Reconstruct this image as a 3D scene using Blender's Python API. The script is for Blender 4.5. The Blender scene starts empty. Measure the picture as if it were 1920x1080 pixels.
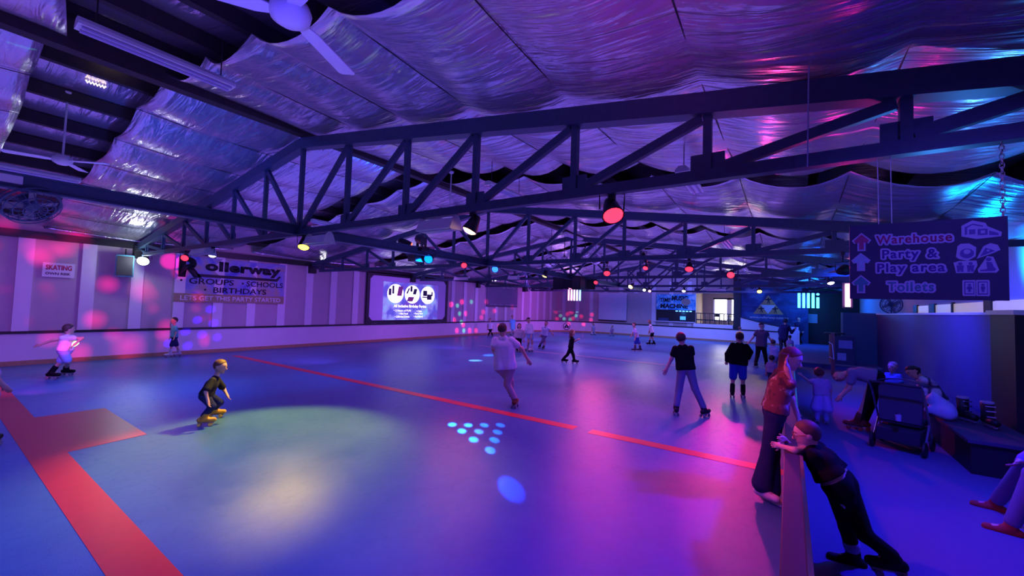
import bpy, bmesh, math, random
import numpy as np
from mathutils import Vector, Matrix
random.seed(7)
S = bpy.context.scene
C = S.collection
# ------------------------------------------------------------------ camera
F_PX = 765.0; CX, CY = 960.0, 540.0; EYE = np.array([0.0, 0.0, 2.0])
_Y = np.array([520.0, 50.0, F_PX]); _Y /= np.linalg.norm(_Y)
_X = -np.array([-1126.0, -2.0, F_PX]); _X -= _Y*(_X@_Y); _X /= np.linalg.norm(_X)
_Z = np.cross(_X, _Y)
ROT = np.array([_X, _Y, _Z])                 # world = ROT @ (right, down, forward)
cd = bpy.data.cameras.new('camera'); cam = bpy.data.objects.new('camera', cd); C.objects.link(cam)
cd.sensor_width = 36.0; cd.lens = 36.0*F_PX/1920.0; cd.clip_start = 0.05; cd.clip_end = 200
M = Matrix.Identity(4)
for i in range(3):
    M[i][0] = ROT[i][0]; M[i][1] = -ROT[i][1]; M[i][2] = -ROT[i][2]; M[i][3] = EYE[i]
cam.matrix_world = M
S.camera = cam
def ray(x, y): return ROT @ np.array([x-CX, y-CY, F_PX])
def on_floor(x, y, z=0.0):
    d = ray(x, y); return EYE + d*((z-EYE[2])/d[2])
def at_x(x, y, X): d = ray(x, y); return EYE + d*(X/d[0])
def at_y(x, y, Y): d = ray(x, y); return EYE + d*(Y/d[1])
# ------------------------------------------------------------------ world, exposure
W = bpy.data.worlds.new('world'); S.world = W; W.use_nodes = True
W.node_tree.nodes['Background'].inputs[0].default_value = (0.25, 0.12, 0.8, 1)
W.node_tree.nodes['Background'].inputs[1].default_value = 0.02
S.view_settings.view_transform = 'Standard'; S.view_settings.look = 'None'
S.view_settings.exposure = 0.22; S.view_settings.gamma = 1.0; S.view_settings.use_curve_mapping = False
# ------------------------------------------------------------------ room washes: area lights added for overall fill, no fixtures
def aim(o, target):
    o.rotation_euler = (Vector(target)-o.location).to_track_quat('-Z', 'Y').to_euler()
def area(name, loc, target, sx, sy, col, power, spread=180):
    l = bpy.data.lights.new(name, 'AREA'); l.shape = 'RECTANGLE'; l.size = sx; l.size_y = sy
    l.color = col; l.energy = power; l.spread = math.radians(spread)
    o = bpy.data.objects.new(name, l); C.objects.link(o); o.location = loc; aim(o, target); return o
def spot(name, loc, target, ang, col, power, blend=0.5, rad=0.06, parent=None):
    l = bpy.data.lights.new(name, 'SPOT'); l.spot_size = math.radians(ang); l.spot_blend = blend
    l.color = col; l.energy = power; l.shadow_soft_size = rad
    o = bpy.data.objects.new(name, l); C.objects.link(o); o.location = loc; aim(o, target)
    return o
def point(name, loc, col, power, rad=0.1):
    l = bpy.data.lights.new(name, 'POINT'); l.color = col; l.energy = power; l.shadow_soft_size = rad
    o = bpy.data.objects.new(name, l); C.objects.link(o); o.location = loc; return o
VIO = (0.36, 0.12, 1.0)
for k, (yy, p, c) in enumerate([(1.0, 22, (0.16, 0.06, 1.0)), (7, 75, (0.50, 0.12, 1.0)), (12.5, 150, (0.66, 0.16, 1.0)),
                                (18, 185, (0.66, 0.16, 1.0)), (23.5, 180, (0.50, 0.2, 1.0)), (29, 150, (0.28, 0.25, 1.0))]):
    area('wash_down', (-7.5, yy, 3.1), (-7.5, yy, 0), 11, 2.5, c, p, 140)
    area('wash_up', (-7.5, yy, 2.75), (-7.5, yy, 5), 14, 3.0, ((0.24, 0.15, 1.0) if k < 2 else (0.40, 0.16, 1.0)), 88 if k < 2 else 100)
for yy, p in ((1.5, 60), (7.5, 80), (14, 95), (21, 110), (27, 90)):
    area('wall_wash', (-12.8, yy, 3.05), (-17.1, yy, 1.4), 0.6, 5.5, (0.46, 0.11, 1.0), p*0.72, 130)
# ------------------------------------------------------------------ node materials
def nmat(name, base=(0.5, 0.5, 0.5), rough=0.5, metal=0.0, emit=None, estr=0.0, spec=0.5, noise=0.0, nscale=20.0, bump=0.0, bscale=60.0, bstretch=(1, 1, 1), alpha=None):
    m = bpy.data.materials.new(name); m.use_nodes = True
    nt = m.node_tree; N = nt.nodes; L = nt.links; b = N['Principled BSDF']
    b.inputs['Base Color'].default_value = (*base, 1); b.inputs['Roughness'].default_value = rough
    b.inputs['Metallic'].default_value = metal; b.inputs['Specular IOR Level'].default_value = spec
    if emit is not None:
        b.inputs['Emission Color'].default_value = (*emit, 1); b.inputs['Emission Strength'].default_value = estr
    tc = N.new('ShaderNodeTexCoord')
    if noise > 0:
        n = N.new('ShaderNodeTexNoise'); n.inputs['Scale'].default_value = nscale; n.inputs['Detail'].default_value = 5
        r = N.new('ShaderNodeMapRange'); r.inputs[3].default_value = 1-noise; r.inputs[4].default_value = 1+noise
        mx = N.new('ShaderNodeVectorMath'); mx.operation = 'SCALE'; mx.inputs[0].default_value = base
        L.new(tc.outputs['Object'], n.inputs['Vector']); L.new(n.outputs[0], r.inputs[0])
        L.new(r.outputs[0], mx.inputs['Scale']); L.new(mx.outputs[0], b.inputs['Base Color'])
    if bump > 0:
        mp = N.new('ShaderNodeMapping'); mp.inputs['Scale'].default_value = bstretch
        n = N.new('ShaderNodeTexNoise'); n.inputs['Scale'].default_value = bscale; n.inputs['Detail'].default_value = 4
        bp = N.new('ShaderNodeBump'); bp.inputs['Strength'].default_value = bump; bp.inputs['Distance'].default_value = 0.02
        L.new(tc.outputs['Object'], mp.inputs[0]); L.new(mp.outputs[0], n.inputs['Vector'])
        L.new(n.outputs[0], bp.inputs['Height']); L.new(bp.outputs[0], b.inputs['Normal'])
    return m
_mc = {}
def mat(base, rough=0.6, metal=0.0, noise=0.12, nscale=25, **k):
    key = (tuple(base), rough, metal, noise, nscale, str(sorted(k.items())))
    if key not in _mc: _mc[key] = nmat('paint', base, rough, metal, noise=noise, nscale=nscale, **k)
    return _mc[key]
def glow(col, s):
    key = ('glow', col, s)
    if key not in _mc: _mc[key] = nmat('glow', col, 0.4, emit=col, estr=s)
    return _mc[key]
# floor: glossy painted concrete with scuffs
m_floor = nmat('rink_floor', (0.34, 0.37, 0.44), 0.34, spec=0.32)
def _floor():
    nt = m_floor.node_tree; N = nt.nodes; L = nt.links; b = N['Principled BSDF']
    tc = N.new('ShaderNodeTexCoord')
    n1 = N.new('ShaderNodeTexNoise'); n1.inputs['Scale'].default_value = 0.8; n1.inputs['Detail'].default_value = 8; n1.inputs['Roughness'].default_value = 0.7
    n2 = N.new('ShaderNodeTexNoise'); n2.inputs['Scale'].default_value = 140; n2.inputs['Detail'].default_value = 3
    wv = N.new('ShaderNodeTexWave'); wv.inputs['Scale'].default_value = 1.3; wv.inputs['Distortion'].default_value = 14; wv.inputs['Detail'].default_value = 5; wv.inputs['Detail Scale'].default_value = 2.2
    for n in (n1, n2, wv): L.new(tc.outputs['Object'], n.inputs['Vector'])
    cr = N.new('ShaderNodeValToRGB'); cr.color_ramp.elements[0].position = 0.3; cr.color_ramp.elements[0].color = (0.035, 0.125, 0.29, 1)
    cr.color_ramp.elements[1].position = 0.75; cr.color_ramp.elements[1].color = (0.085, 0.215, 0.39, 1)
    L.new(n1.outputs[0], cr.inputs[0]); L.new(cr.outputs[0], b.inputs['Base Color'])
    ad = N.new('ShaderNodeMath'); ad.operation = 'ADD'; L.new(n1.outputs[0], ad.inputs[0])
    sc = N.new('ShaderNodeMapRange'); sc.inputs[1].default_value = 0.93; sc.inputs[2].default_value = 1.0; sc.inputs[3].default_value = 0; sc.inputs[4].default_value = 0.25
    L.new(wv.outputs[1], sc.inputs[0]); L.new(sc.outputs[0], ad.inputs[1])
    r = N.new('ShaderNodeMapRange'); r.inputs[1].default_value = 0.3; r.inputs[2].default_value = 1.0; r.inputs[3].default_value = 0.27; r.inputs[4].default_value = 0.48
    L.new(ad.outputs[0], r.inputs[0]); L.new(r.outputs[0], b.inputs['Roughness'])
    bp = N.new('ShaderNodeBump'); bp.inputs['Strength'].default_value = 0.22; bp.inputs['Distance'].default_value = 0.01
    L.new(n2.outputs[0], bp.inputs['Height']); L.new(bp.outputs[0], b.inputs['Normal'])
_floor()
m_red = nmat('red_line', (0.72, 0.03, 0.04), 0.38, noise=0.1, nscale=8)
m_redfaint = nmat('worn_red_line', (0.46, 0.25, 0.32), 0.38, noise=0.2, nscale=6)
m_carpet = nmat('carpet', (0.09, 0.09, 0.24), 0.95, noise=0.35, nscale=140, bump=0.3, bscale=300)
m_wall = nmat('wall_panel', (0.50, 0.42, 0.47), 0.75, noise=0.08, nscale=3, bump=0.05, bscale=30)
m_strip = nmat('cover_strip', (0.74, 0.70, 0.80), 0.55, noise=0.05, nscale=5)
m_kick = nmat('kick_panel', (0.72, 0.66, 0.74), 0.5, noise=0.08, nscale=2)
m_curb = nmat('timber_curb', (0.42, 0.24, 0.12), 0.6, noise=0.3, nscale=9)
m_black = nmat('black_paint', (0.012, 0.012, 0.018), 0.5, noise=0.2, nscale=12)
m_steel = nmat('blue_steel', (0.05, 0.085, 0.15), 0.45, metal=0.2, noise=0.25, nscale=14)
m_dark = nmat('dark_timber', (0.05, 0.035, 0.04), 0.8, noise=0.3, nscale=8)
m_white = nmat('white_enamel', (0.78, 0.78, 0.8), 0.4, noise=0.04, nscale=10)
m_grey = nmat('grey_plastic', (0.2, 0.2, 0.22), 0.5, noise=0.1)
m_chrome = nmat('chrome', (0.75, 0.75, 0.8), 0.15, 1.0, noise=0.05)
m_navy = nmat('navy_board', (0.035, 0.03, 0.10), 0.6, noise=0.25, nscale=10)
# foil: crinkled silver sheet, wrinkles run across the bays
def foil(name, base, seed):
    m = nmat(name, base, 0.27, 0.72)
    nt = m.node_tree; N = nt.nodes; L = nt.links; b = N['Principled BSDF']
    tc = N.new('ShaderNodeTexCoord'); hs = []
    for sc, st, w in ((1.0, (0.9, 5.5, 1), 1.0), (1.0, (1.1, 8, 1), 0.10), (1.0, (7, 9, 1), 0.05)):
        mp = N.new('ShaderNodeMapping'); mp.inputs['Scale'].default_value = st; mp.inputs['Location'].default_value = (seed*3.7, seed, 0)
        mp.inputs['Rotation'].default_value = (0, 0, 0.18*math.sin(seed*2.1+sc))
        n = N.new('ShaderNodeTexNoise'); n.inputs['Scale'].default_value = sc; n.inputs['Detail'].default_value = 3; n.inputs['Distortion'].default_value = 0.8
        L.new(tc.outputs['Object'], mp.inputs[0]); L.new(mp.outputs[0], n.inputs['Vector'])
        mu = N.new('ShaderNodeMath'); mu.operation = 'MULTIPLY'; mu.inputs[1].default_value = w; L.new(n.outputs[0], mu.inputs[0]); hs.append(mu)
    a = N.new('ShaderNodeMath'); L.new(hs[0].outputs[0], a.inputs[0]); L.new(hs[1].outputs[0], a.inputs[1])
    a2 = N.new('ShaderNodeMath'); L.new(a.outputs[0], a2.inputs[0]); L.new(hs[2].outputs[0], a2.inputs[1])
    bp = N.new('ShaderNodeBump'); bp.inputs['Strength'].default_value = 0.55; bp.inputs['Distance'].default_value = 0.09
    L.new(a2.outputs[0], bp.inputs['Height']); L.new(bp.outputs[0], b.inputs['Normal'])
    return m
m_foil = foil('foil', (0.60, 0.56, 0.66), 1.0)
m_roof = foil('roof_foil', (0.62, 0.56, 0.68), 4.0)
# ------------------------------------------------------------------ mesh helpers
def box(bm, x0, x1, y0, y1, z0, z1):
    v = [bm.verts.new((x, y, z)) for x in (x0, x1) for y in (y0, y1) for z in (z0, z1)]
    for f in ((0, 1, 3, 2), (4, 6, 7, 5), (0, 4, 5, 1), (2, 3, 7, 6), (0, 2, 6, 4), (1, 5, 7, 3)):
        bm.faces.new([v[i] for i in f])
def bar(bm, a, b, w, h, up=(0, 0, 1)):
    a = Vector(a); b = Vector(b); d = (b-a).normalized(); u = Vector(up)
    if abs(d.dot(u)) > 0.99: u = Vector((0, 1, 0))
    s = d.cross(u).normalized(); t = s.cross(d).normalized()
    vs = []
    for p in (a, b):
        for i, j in ((-1, -1), (1, -1), (1, 1), (-1, 1)): vs.append(bm.verts.new(p+s*(w/2*i)+t*(h/2*j)))
    for f in ((0, 3, 2, 1), (4, 5, 6, 7), (0, 1, 5, 4), (1, 2, 6, 5), (2, 3, 7, 6), (3, 0, 4, 7)): bm.faces.new([vs[i] for i in f])
def tube(bm, pts, r, n=8, r2=None, cap=True):
    pts = [Vector(p) for p in pts]; rings = []; k = len(pts)
    prev = None
    for i, p in enumerate(pts):
        d = (pts[min(i+1, k-1)]-pts[max(i-1, 0)]).normalized()
        u = Vector((0, 0, 1)) if abs(d.z) < 0.9 else Vector((1, 0, 0))
        s = d.cross(u).normalized()
        if prev is not None and s.dot(prev) < 0: s = -s
        prev = s
        t = s.cross(d)
        rr = r if r2 is None else r+(r2-r)*i/(k-1)
        rings.append([bm.verts.new(p+(s*math.cos(2*math.pi*j/n)+t*math.sin(2*math.pi*j/n))*rr) for j in range(n)])
    for i in range(k-1):
        for j in range(n): bm.faces.new((rings[i][j], rings[i][(j+1) % n], rings[i+1][(j+1) % n], rings[i+1][j]))
    if cap: bm.faces.new(rings[0][::-1]); bm.faces.new(rings[-1])
def lathe(bm, prof, n=20, mtx=None):
    mtx = mtx or Matrix.Identity(4); rings = []
    for r, z in prof:
        if r < 1e-5: rings.append([bm.verts.new(mtx @ Vector((0, 0, z)))])
        else: rings.append([bm.verts.new(mtx @ Vector((r*math.cos(2*math.pi*j/n), r*math.sin(2*math.pi*j/n), z))) for j in range(n)])
    for a, b in zip(rings, rings[1:]):
        for j in range(n):
            k = (j+1) % n
            if len(a) == 1 and len(b) == 1: continue
            if len(a) == 1: bm.faces.new((a[0], b[k], b[j]))
            elif len(b) == 1: bm.faces.new((a[j], a[k], b[0]))
            else: bm.faces.new((a[j], a[k], b[k], b[j]))
def poly(bm, pts, depth, mtx):                      # extruded outline in the local xy plane
    bot = [bm.verts.new(mtx @ Vector((x, y, 0))) for x, y in pts]
    top = [bm.verts.new(mtx @ Vector((x, y, depth))) for x, y in pts]
    n = len(pts)
    bm.faces.new(bot[::-1]); bm.faces.new(top)
    for i in range(n): bm.faces.new((bot[i], bot[(i+1) % n], top[(i+1) % n], top[i]))
def obj(name, bm, m, parent=None, loc=None, smooth=False, bevel=0.0):
    if bevel:
        bmesh.ops.bevel(bm, geom=bm.edges[:], offset=bevel, segments=2, affect='EDGES', profile=0.6, clamp_overlap=True)
    bmesh.ops.recalc_face_normals(bm, faces=bm.faces[:])
    me = bpy.data.meshes.new(name); bm.to_mesh(me); bm.free()
    if smooth:
        for p in me.polygons: p.use_smooth = True
    if m is not None: me.materials.append(m)
    o = bpy.data.objects.new(name, me); C.objects.link(o)
    if parent is not None: o.parent = parent
    if loc is not None: o.location = loc
    return o
def BM(fn, *a, **k):
    bm = bmesh.new(); fn(bm, *a, **k); return bm
def bobj(name, dims, m, parent=None, bevel=0.0, **k): return obj(name, BM(box, *dims), m, parent, bevel=bevel, **k)
def tag(o, label, cat, group=None):
    o['label'] = label; o['category'] = cat
    if group: o['group'] = group
    return o
def thing(name, label, cat, loc=(0, 0, 0), rotz=0, group=None):
    o = bpy.data.objects.new(name, None); C.objects.link(o); o.location = loc; o.rotation_euler = (0, 0, rotz)
    o.empty_display_size = 0.1
    return tag(o, label, cat, group)
def struct(name, bm, m, parent=None, **k):
    o = obj(name, bm, m, parent, **k)
    if parent is None: o['kind'] = 'structure'
    return o
def copy_tree(o, parent=None):
    c = o.copy(); C.objects.link(c)
    if parent is not None: c.parent = parent
    for ch in list(o.children): copy_tree(ch, c)
    return c
def text(name, body, m, parent, mtx, width, height, bold=0.0, extrude=0.004, shear=0.0, space=1.0, rim=None):
    cu = bpy.data.curves.new('tmp', 'FONT'); cu.body = body; cu.align_x = 'CENTER'; cu.align_y = 'CENTER'
    cu.size = 1.0; cu.offset = bold; cu.extrude = 0.0; cu.shear = shear; cu.space_character = space; cu.resolution_u = 3
    t = bpy.data.objects.new('tmp', cu); C.objects.link(t)
    bpy.context.view_layer.update()
    me = bpy.data.meshes.new_from_object(t.evaluated_get(bpy.context.evaluated_depsgraph_get()))
    bpy.data.objects.remove(t); bpy.data.curves.remove(cu)
    n = len(me.vertices); co = np.empty(n*3); me.vertices.foreach_get('co', co); co = co.reshape(-1, 3)
    mn, mx = co.min(0), co.max(0)
    if rim: mn = mn+np.array([rim, rim, 0]); mx = mx-np.array([rim, rim, 0])
    co = (co-(mn+mx)/2); co[:, 0] *= width/(mx[0]-mn[0]); co[:, 1] *= height/(mx[1]-mn[1]); co[:, 2] = 0
    me.vertices.foreach_set('co', co.ravel())
    bm = bmesh.new(); bm.from_mesh(me); bpy.data.meshes.remove(me)
    r = bmesh.ops.extrude_face_region(bm, geom=bm.faces[:])
    bmesh.ops.translate(bm, verts=[v for v in r['geom'] if isinstance(v, bmesh.types.BMVert)], vec=(0, 0, extrude))
    bmesh.ops.transform(bm, matrix=mtx, verts=bm.verts[:])
    return obj(name, bm, m, parent)
def frame(origin, xdir, ydir):
    x = Vector(xdir).normalized(); y = Vector(ydir).normalized(); z = x.cross(y)
    m = Matrix.Identity(4)
    for i in range(3): m[i][0] = x[i]; m[i][1] = y[i]; m[i][2] = z[i]; m[i][3] = origin[i]
    return m
# each body is one closed surface: tapered bones blended smoothly on a grid, then contoured
_E = [((0,0,0),(1,0,0)),((0,1,0),(1,1,0)),((0,0,1),(1,0,1)),((0,1,1),(1,1,1)),((0,0,0),(0,1,0)),((1,0,0),(1,1,0)),((0,0,1),(0,1,1)),((1,0,1),(1,1,1)),((0,0,0),(0,0,1)),((1,0,0),(1,0,1)),((0,1,0),(0,1,1)),((1,1,0),(1,1,1))]
def contour(F, org, vx):
    nx, ny, nz = F.shape
    def c(o): return F[o[0]:nx-1+o[0], o[1]:ny-1+o[1], o[2]:nz-1+o[2]]
    cnt = sum((c((i, j, k)) < 0).astype(np.int8) for i in (0, 1) for j in (0, 1) for k in (0, 1))
    act = (cnt > 0) & (cnt < 8); ii = np.argwhere(act)
    idx = -np.ones(act.shape, int); idx[act] = np.arange(len(ii))
    acc = np.zeros((len(ii), 3)); w = np.zeros(len(ii))
    for a, b in _E:
        fa = c(a)[act]; fb = c(b)[act]; x = (fa < 0) != (fb < 0)
        t = np.where(x, fa/np.where(x, fa-fb, 1), 0)[:, None]
        acc += np.where(x[:, None], np.array(a)+t*(np.array(b)-np.array(a)), 0); w += x
    V = org+vx*(ii+acc/w[:, None])
    quads = []
    for ax in range(3):
        sl0 = [slice(1, -1)]*3; sl0[ax] = slice(0, -1); sl1 = [slice(1, -1)]*3; sl1[ax] = slice(1, None)
        f0, f1 = F[tuple(sl0)], F[tuple(sl1)]
        x = (f0 < 0) != (f1 < 0); p = np.argwhere(x)
        if not len(p): continue
        off_ = np.ones(3, int); off_[ax] = 0; p = p+off_
        u, v = [(1, 2), (2, 0), (0, 1)][ax]; du = np.zeros(3, int); du[u] = 1; dv = np.zeros(3, int); dv[v] = 1
        g = lambda q: idx[q[:, 0], q[:, 1], q[:, 2]]
        q = np.stack([g(p-du-dv), g(p-dv), g(p), g(p-du)], 1); s = (f0 < 0)[x]
        quads.append(np.where(s[:, None], q, q[:, ::-1]))
    return V, np.concatenate(quads)
def sdf_mesh(prims, vx, k=0.03, clips=()):
    pts = []
    for p in prims:
        if p[0] == 'c': pts += [np.array(p[1])-p[3], np.array(p[1])+p[3], np.array(p[2])-p[4], np.array(p[2])+p[4]]
        else: r = max(p[2]); pts += [np.array(p[1])-r, np.array(p[1])+r]
    pts = np.array(pts); mn = pts.min(0)-3*vx-0.01; mx = pts.max(0)+3*vx+0.01
    n = np.ceil((mx-mn)/vx).astype(int)+1
    D = np.full(tuple(n), 1.0, np.float32)
    ax = [mn[i]+vx*np.arange(n[i]) for i in range(3)]
    for p in prims:
        if p[0] == 'c':
            a, b = np.array(p[1], float), np.array(p[2], float); m = max(p[3], p[4])+4*k+2*vx; lo = np.minimum(a, b)-m; hi = np.maximum(a, b)+m
        else: m = max(p[2])+4*k+2*vx; lo = np.array(p[1])-m; hi = np.array(p[1])+m
        i0 = np.maximum(0, np.floor((lo-mn)/vx).astype(int)); i1 = np.minimum(n, np.ceil((hi-mn)/vx).astype(int)+1)
        X = ax[0][i0[0]:i1[0], None, None]; Y = ax[1][None, i0[1]:i1[1], None]; Z = ax[2][None, None, i0[2]:i1[2]]
        if p[0] == 'c':
            ba = b-a; L2 = max(ba@ba, 1e-9)
            t = np.clip(((X-a[0])*ba[0]+(Y-a[1])*ba[1]+(Z-a[2])*ba[2])/L2, 0, 1)
            d = np.sqrt((X-a[0]-t*ba[0])**2+(Y-a[1]-t*ba[1])**2+(Z-a[2]-t*ba[2])**2)-(p[3]+(p[4]-p[3])*t)
        else:
            c_, r, A = np.array(p[1]), np.array(p[2]), np.array(p[3])
            q = [((X-c_[0])*A[i][0]+(Y-c_[1])*A[i][1]+(Z-c_[2])*A[i][2])/r[i] for i in range(3)]
            l = np.sqrt(q[0]**2+q[1]**2+q[2]**2); d = (l-1)*min(r)
        S_ = D[i0[0]:i1[0], i0[1]:i1[1], i0[2]:i1[2]]
        kk = p[5] if p[0] == 'c' and len(p) > 5 else k
        h = np.clip(0.5+0.5*(S_-d)/kk, 0, 1); S_[...] = S_*(1-h)+d*h-kk*h*(1-h)
    X = ax[0][:, None, None]; Y = ax[1][None, :, None]; Z = ax[2][None, None, :]
    for pt, nn in clips:
        nn = np.array(nn)/np.linalg.norm(nn); D = np.maximum(D, (X-pt[0])*nn[0]+(Y-pt[1])*nn[1]+(Z-pt[2])*nn[2])
    return contour(D, mn, vx)
def vq_obj(name, VQ, m, parent=None, org=None):
    V, Q = VQ; me = bpy.data.meshes.new(name)
    me.from_pydata((V-(org if org is not None else 0)).tolist(), [], Q.tolist())
    me.polygons.foreach_set('use_smooth', [True]*len(me.polygons)); me.materials.append(m); me.update()
    o = bpy.data.objects.new(name, me); C.objects.link(o)
    if parent is not None: o.parent = parent
    return o

def text_rim(name, body, m, parent, mtx, width, height, bold, space, r, thick=0.003, vx=0.0014):
    """rounded sticker outline around a word: distance to its letter edges, contoured"""
    tmp = text('tmp', body, None, None, Matrix.Identity(4), width, height, bold, 0.0005, 0.0, space)
    bm = bmesh.new(); bm.from_mesh(tmp.data); me = tmp.data; bpy.data.objects.remove(tmp); bpy.data.meshes.remove(me)
    segs = {}
    for e in bm.edges:
        a, b = e.verts[0].co, e.verts[1].co
        if abs(a.z-b.z) < 1e-6 and len(e.link_faces) == 2 and abs(e.link_faces[0].normal.dot(e.link_faces[1].normal)) < 0.5: segs[(round(a.x, 5), round(a.y, 5), round(b.x, 5), round(b.y, 5))] = 1
    bm.free(); sg = np.array(list(segs))
    mn = np.array([sg[:, 0::2].min(), sg[:, 1::2].min()])-r-4*vx; mx = np.array([sg[:, 0::2].max(), sg[:, 1::2].max()])+r+4*vx
    n = np.ceil((mx-mn)/vx).astype(int)+1; X = (mn[0]+vx*np.arange(n[0]))[:, None]; Y = (mn[1]+vx*np.arange(n[1]))[None, :]
    D = np.full((n[0], n[1]), 1.0)
    for x0, y0, x1, y1 in sg:
        dx, dy = x1-x0, y1-y0; t = np.clip(((X-x0)*dx+(Y-y0)*dy)/max(dx*dx+dy*dy, 1e-12), 0, 1)
        np.minimum(D, np.hypot(X-x0-t*dx, Y-y0-t*dy), out=D)
    zz = thick/3*np.arange(-3, 7); F = np.maximum((D-r)[:, :, None], (np.abs(zz-thick/2)-thick/2)[None, None, :]*0.5)
    V, Q = contour(F, np.array([mn[0], mn[1], zz[0]]), np.array([vx, vx, thick/3]))
    me = bpy.data.meshes.new(name); me.from_pydata([tuple(mtx @ Vector(v)) for v in V], [], Q.tolist()); me.materials.append(m); me.update()
    o = bpy.data.objects.new(name, me); C.objects.link(o); o.parent = parent
    return o
# ================================================================== STRUCTURE
XL, XR, YF = -17.07, 3.6, 32.1
APX = -7.47
def roof_z(x): return 5.30-0.152*abs(x-APX)
struct('floor', BM(box, XL-0.1, 0.0, -3.2, YF+0.1, -0.1, 0.0), m_floor)
struct('floor', BM(box, 0.0, XR+0.2, -3.2, 19.6, -0.1, 0.001), m_carpet)
bm = bmesh.new(); box(bm, 0.3, XR+0.2, 19.6, YF+0.1, -0.1, 0.2)
struct('floor', bm, m_carpet)
o = struct('trim_1', BM(box, 0.3, XR, 19.55, 19.62, 0.155, 0.205), m_grey)
# painted floor lines (thin paint on the slab)
def line(name, label, x0, x1, y0, y1, m=m_red):
    return tag(bobj(name, (x0, x1, y0, y1, 0.0005, 0.003), m), label, 'floor line')
line('floor_line', 'long straight red line painted across the rink floor, ending at a short gap', -15.7, -2.95, 6.22, 6.44)
line('floor_line', 'short red line on the rink floor between the gap and the black side barrier', -2.68, -0.06, 6.22, 6.44)
bm = bmesh.new()
pts = [(-16.6, 0.88), (-1.0, 0.88), (-1.0, 1.2), (-7.45, 1.2), (-7.60, 2.0), (-9.85, 2.0), (-9.85, 1.2), (-16.6, 1.2)]
poly(bm, pts, 0.0025, Matrix.Translation((0, 0, 0.0005)))
tag(obj('floor_line', bm, m_red), 'wide red band with a square block, painted on the nearest floor', 'floor line')
line('floor_line', 'faint worn red line on the floor under the distant skaters', -12.6, -3.2, 15.75, 15.9, m_redfaint)
# left wall with pale cover strips, kick panel, rail and curb
wl = struct('wall_left', BM(box, XL-0.15, XL, -3.2, YF, 0, 4.0), m_wall)
strips = [0.55, 1.68, 2.89, 3.98, 5.08, 6.22, 7.32, 8.44, 9.58, 10.7, 11.85] + [11.85+1.13*i for i in range(1, 18)]
for y in strips:
    if -3 < y < 31.9: struct('cover_strip', BM(box, XL-0.01, XL+0.055, y-0.15, y+0.15, 0.9, 3.5), m_strip, wl)
struct('trim_2', BM(box, XL-0.02, XL+0.12, -3.2, YF, 3.42, 3.62), m_black)     # eaves beam
# far wall
wf = struct('wall_back', BM(box, XL-0.15, -5.62, YF, YF+0.15, 0, 5.2), m_wall)
for i in range(9):
    x = -16.3+1.28*i
    if x < -6 and not (-13.2 < x < -9.6): struct('cover_strip', BM(box, x-0.15, x+0.15, YF-0.03, YF+0.01, 0.9, 4.2), m_strip, wf)
for x in (-12.5, -11.2, -10.0): struct('cover_strip', BM(box, x-0.15, x+0.15, YF-0.03, YF+0.01, 3.3, 4.2), m_strip, wf)
m_night = nmat('deep_blue_wall', (0.03, 0.05, 0.16), 0.7, noise=0.3, nscale=3)
m_tan = nmat('tan_wall', (0.36, 0.27, 0.26), 0.8, noise=0.1, nscale=4)
struct('wall_back', BM(box, -2.76, 1.0, YF, YF+0.15, 0, 5.0), m_night)
struct('wall_back', BM(box, 1.0, XR+0.2, YF+0.9, YF+1.0, 0, 5.0), m_black)
struct('wall_back', BM(box, -5.62, -3.2, YF, YF+0.15, 3.35, 5.2), m_tan)       # lintel over the balcony opening
struct('wall_back', BM(box, -5.62, -3.2, YF, YF+0.15, 0, 1.05), m_wall)
# balcony room behind the opening
struct('wall_room', BM(box, -5.62, -4.85, YF+3.0, YF+3.1, 0.9, 3.6), m_tan)
struct('wall_room', BM(box, -4.85, -2.6, YF+3.0, YF+3.1, 3.05, 3.6), m_tan)
struct('wall_room', BM(box, -4.85, -2.6, YF+3.0, YF+3.1, 0.9, 1.35), m_tan)
struct('wall_room', BM(box, -5.72, -5.62, YF+0.15, YF+3.1, 0.9, 3.6), m_tan)
struct('wall_room', BM(box, -2.7, -2.6, YF+0.15, YF+3.1, 0.9, 3.6), m_tan)
struct('floor', BM(box, -5.62, -2.7, YF+0.1, YF+3.0, 0.95, 1.05), m_carpet)
struct('ceiling', BM(box, -5.62, -2.7, YF+0.1, YF+3.0, 3.5, 3.6), m_tan)
w = struct('window_1', BM(box, -4.85, -2.7, YF+3.12, YF+3.16, 1.35, 3.05), glow((1.0, 0.98, 0.92), 2.6))
m_tanlit = m_white
for x0, x1 in ((-4.9, -4.8), (-3.95, -3.62), (-2.8, -2.68)): struct('window_frame', BM(box, x0, x1, YF+2.98, YF+3.11, 1.3, 3.1), m_white, w)
struct('window_frame', BM(box, -4.9, -2.7, YF+2.98, YF+3.11, 3.0, 3.12), m_black, w)
area('window_light', (-3.8, YF+2.9, 2.2), (-3.8, YF, 1.4), 1.6, 1.6, (1.0, 0.95, 0.85), 60)
struct('trim_3', BM(box, -3.2, -2.76, YF-0.12, YF+0.2, 0, 5.0), m_black)        # dark column
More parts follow.
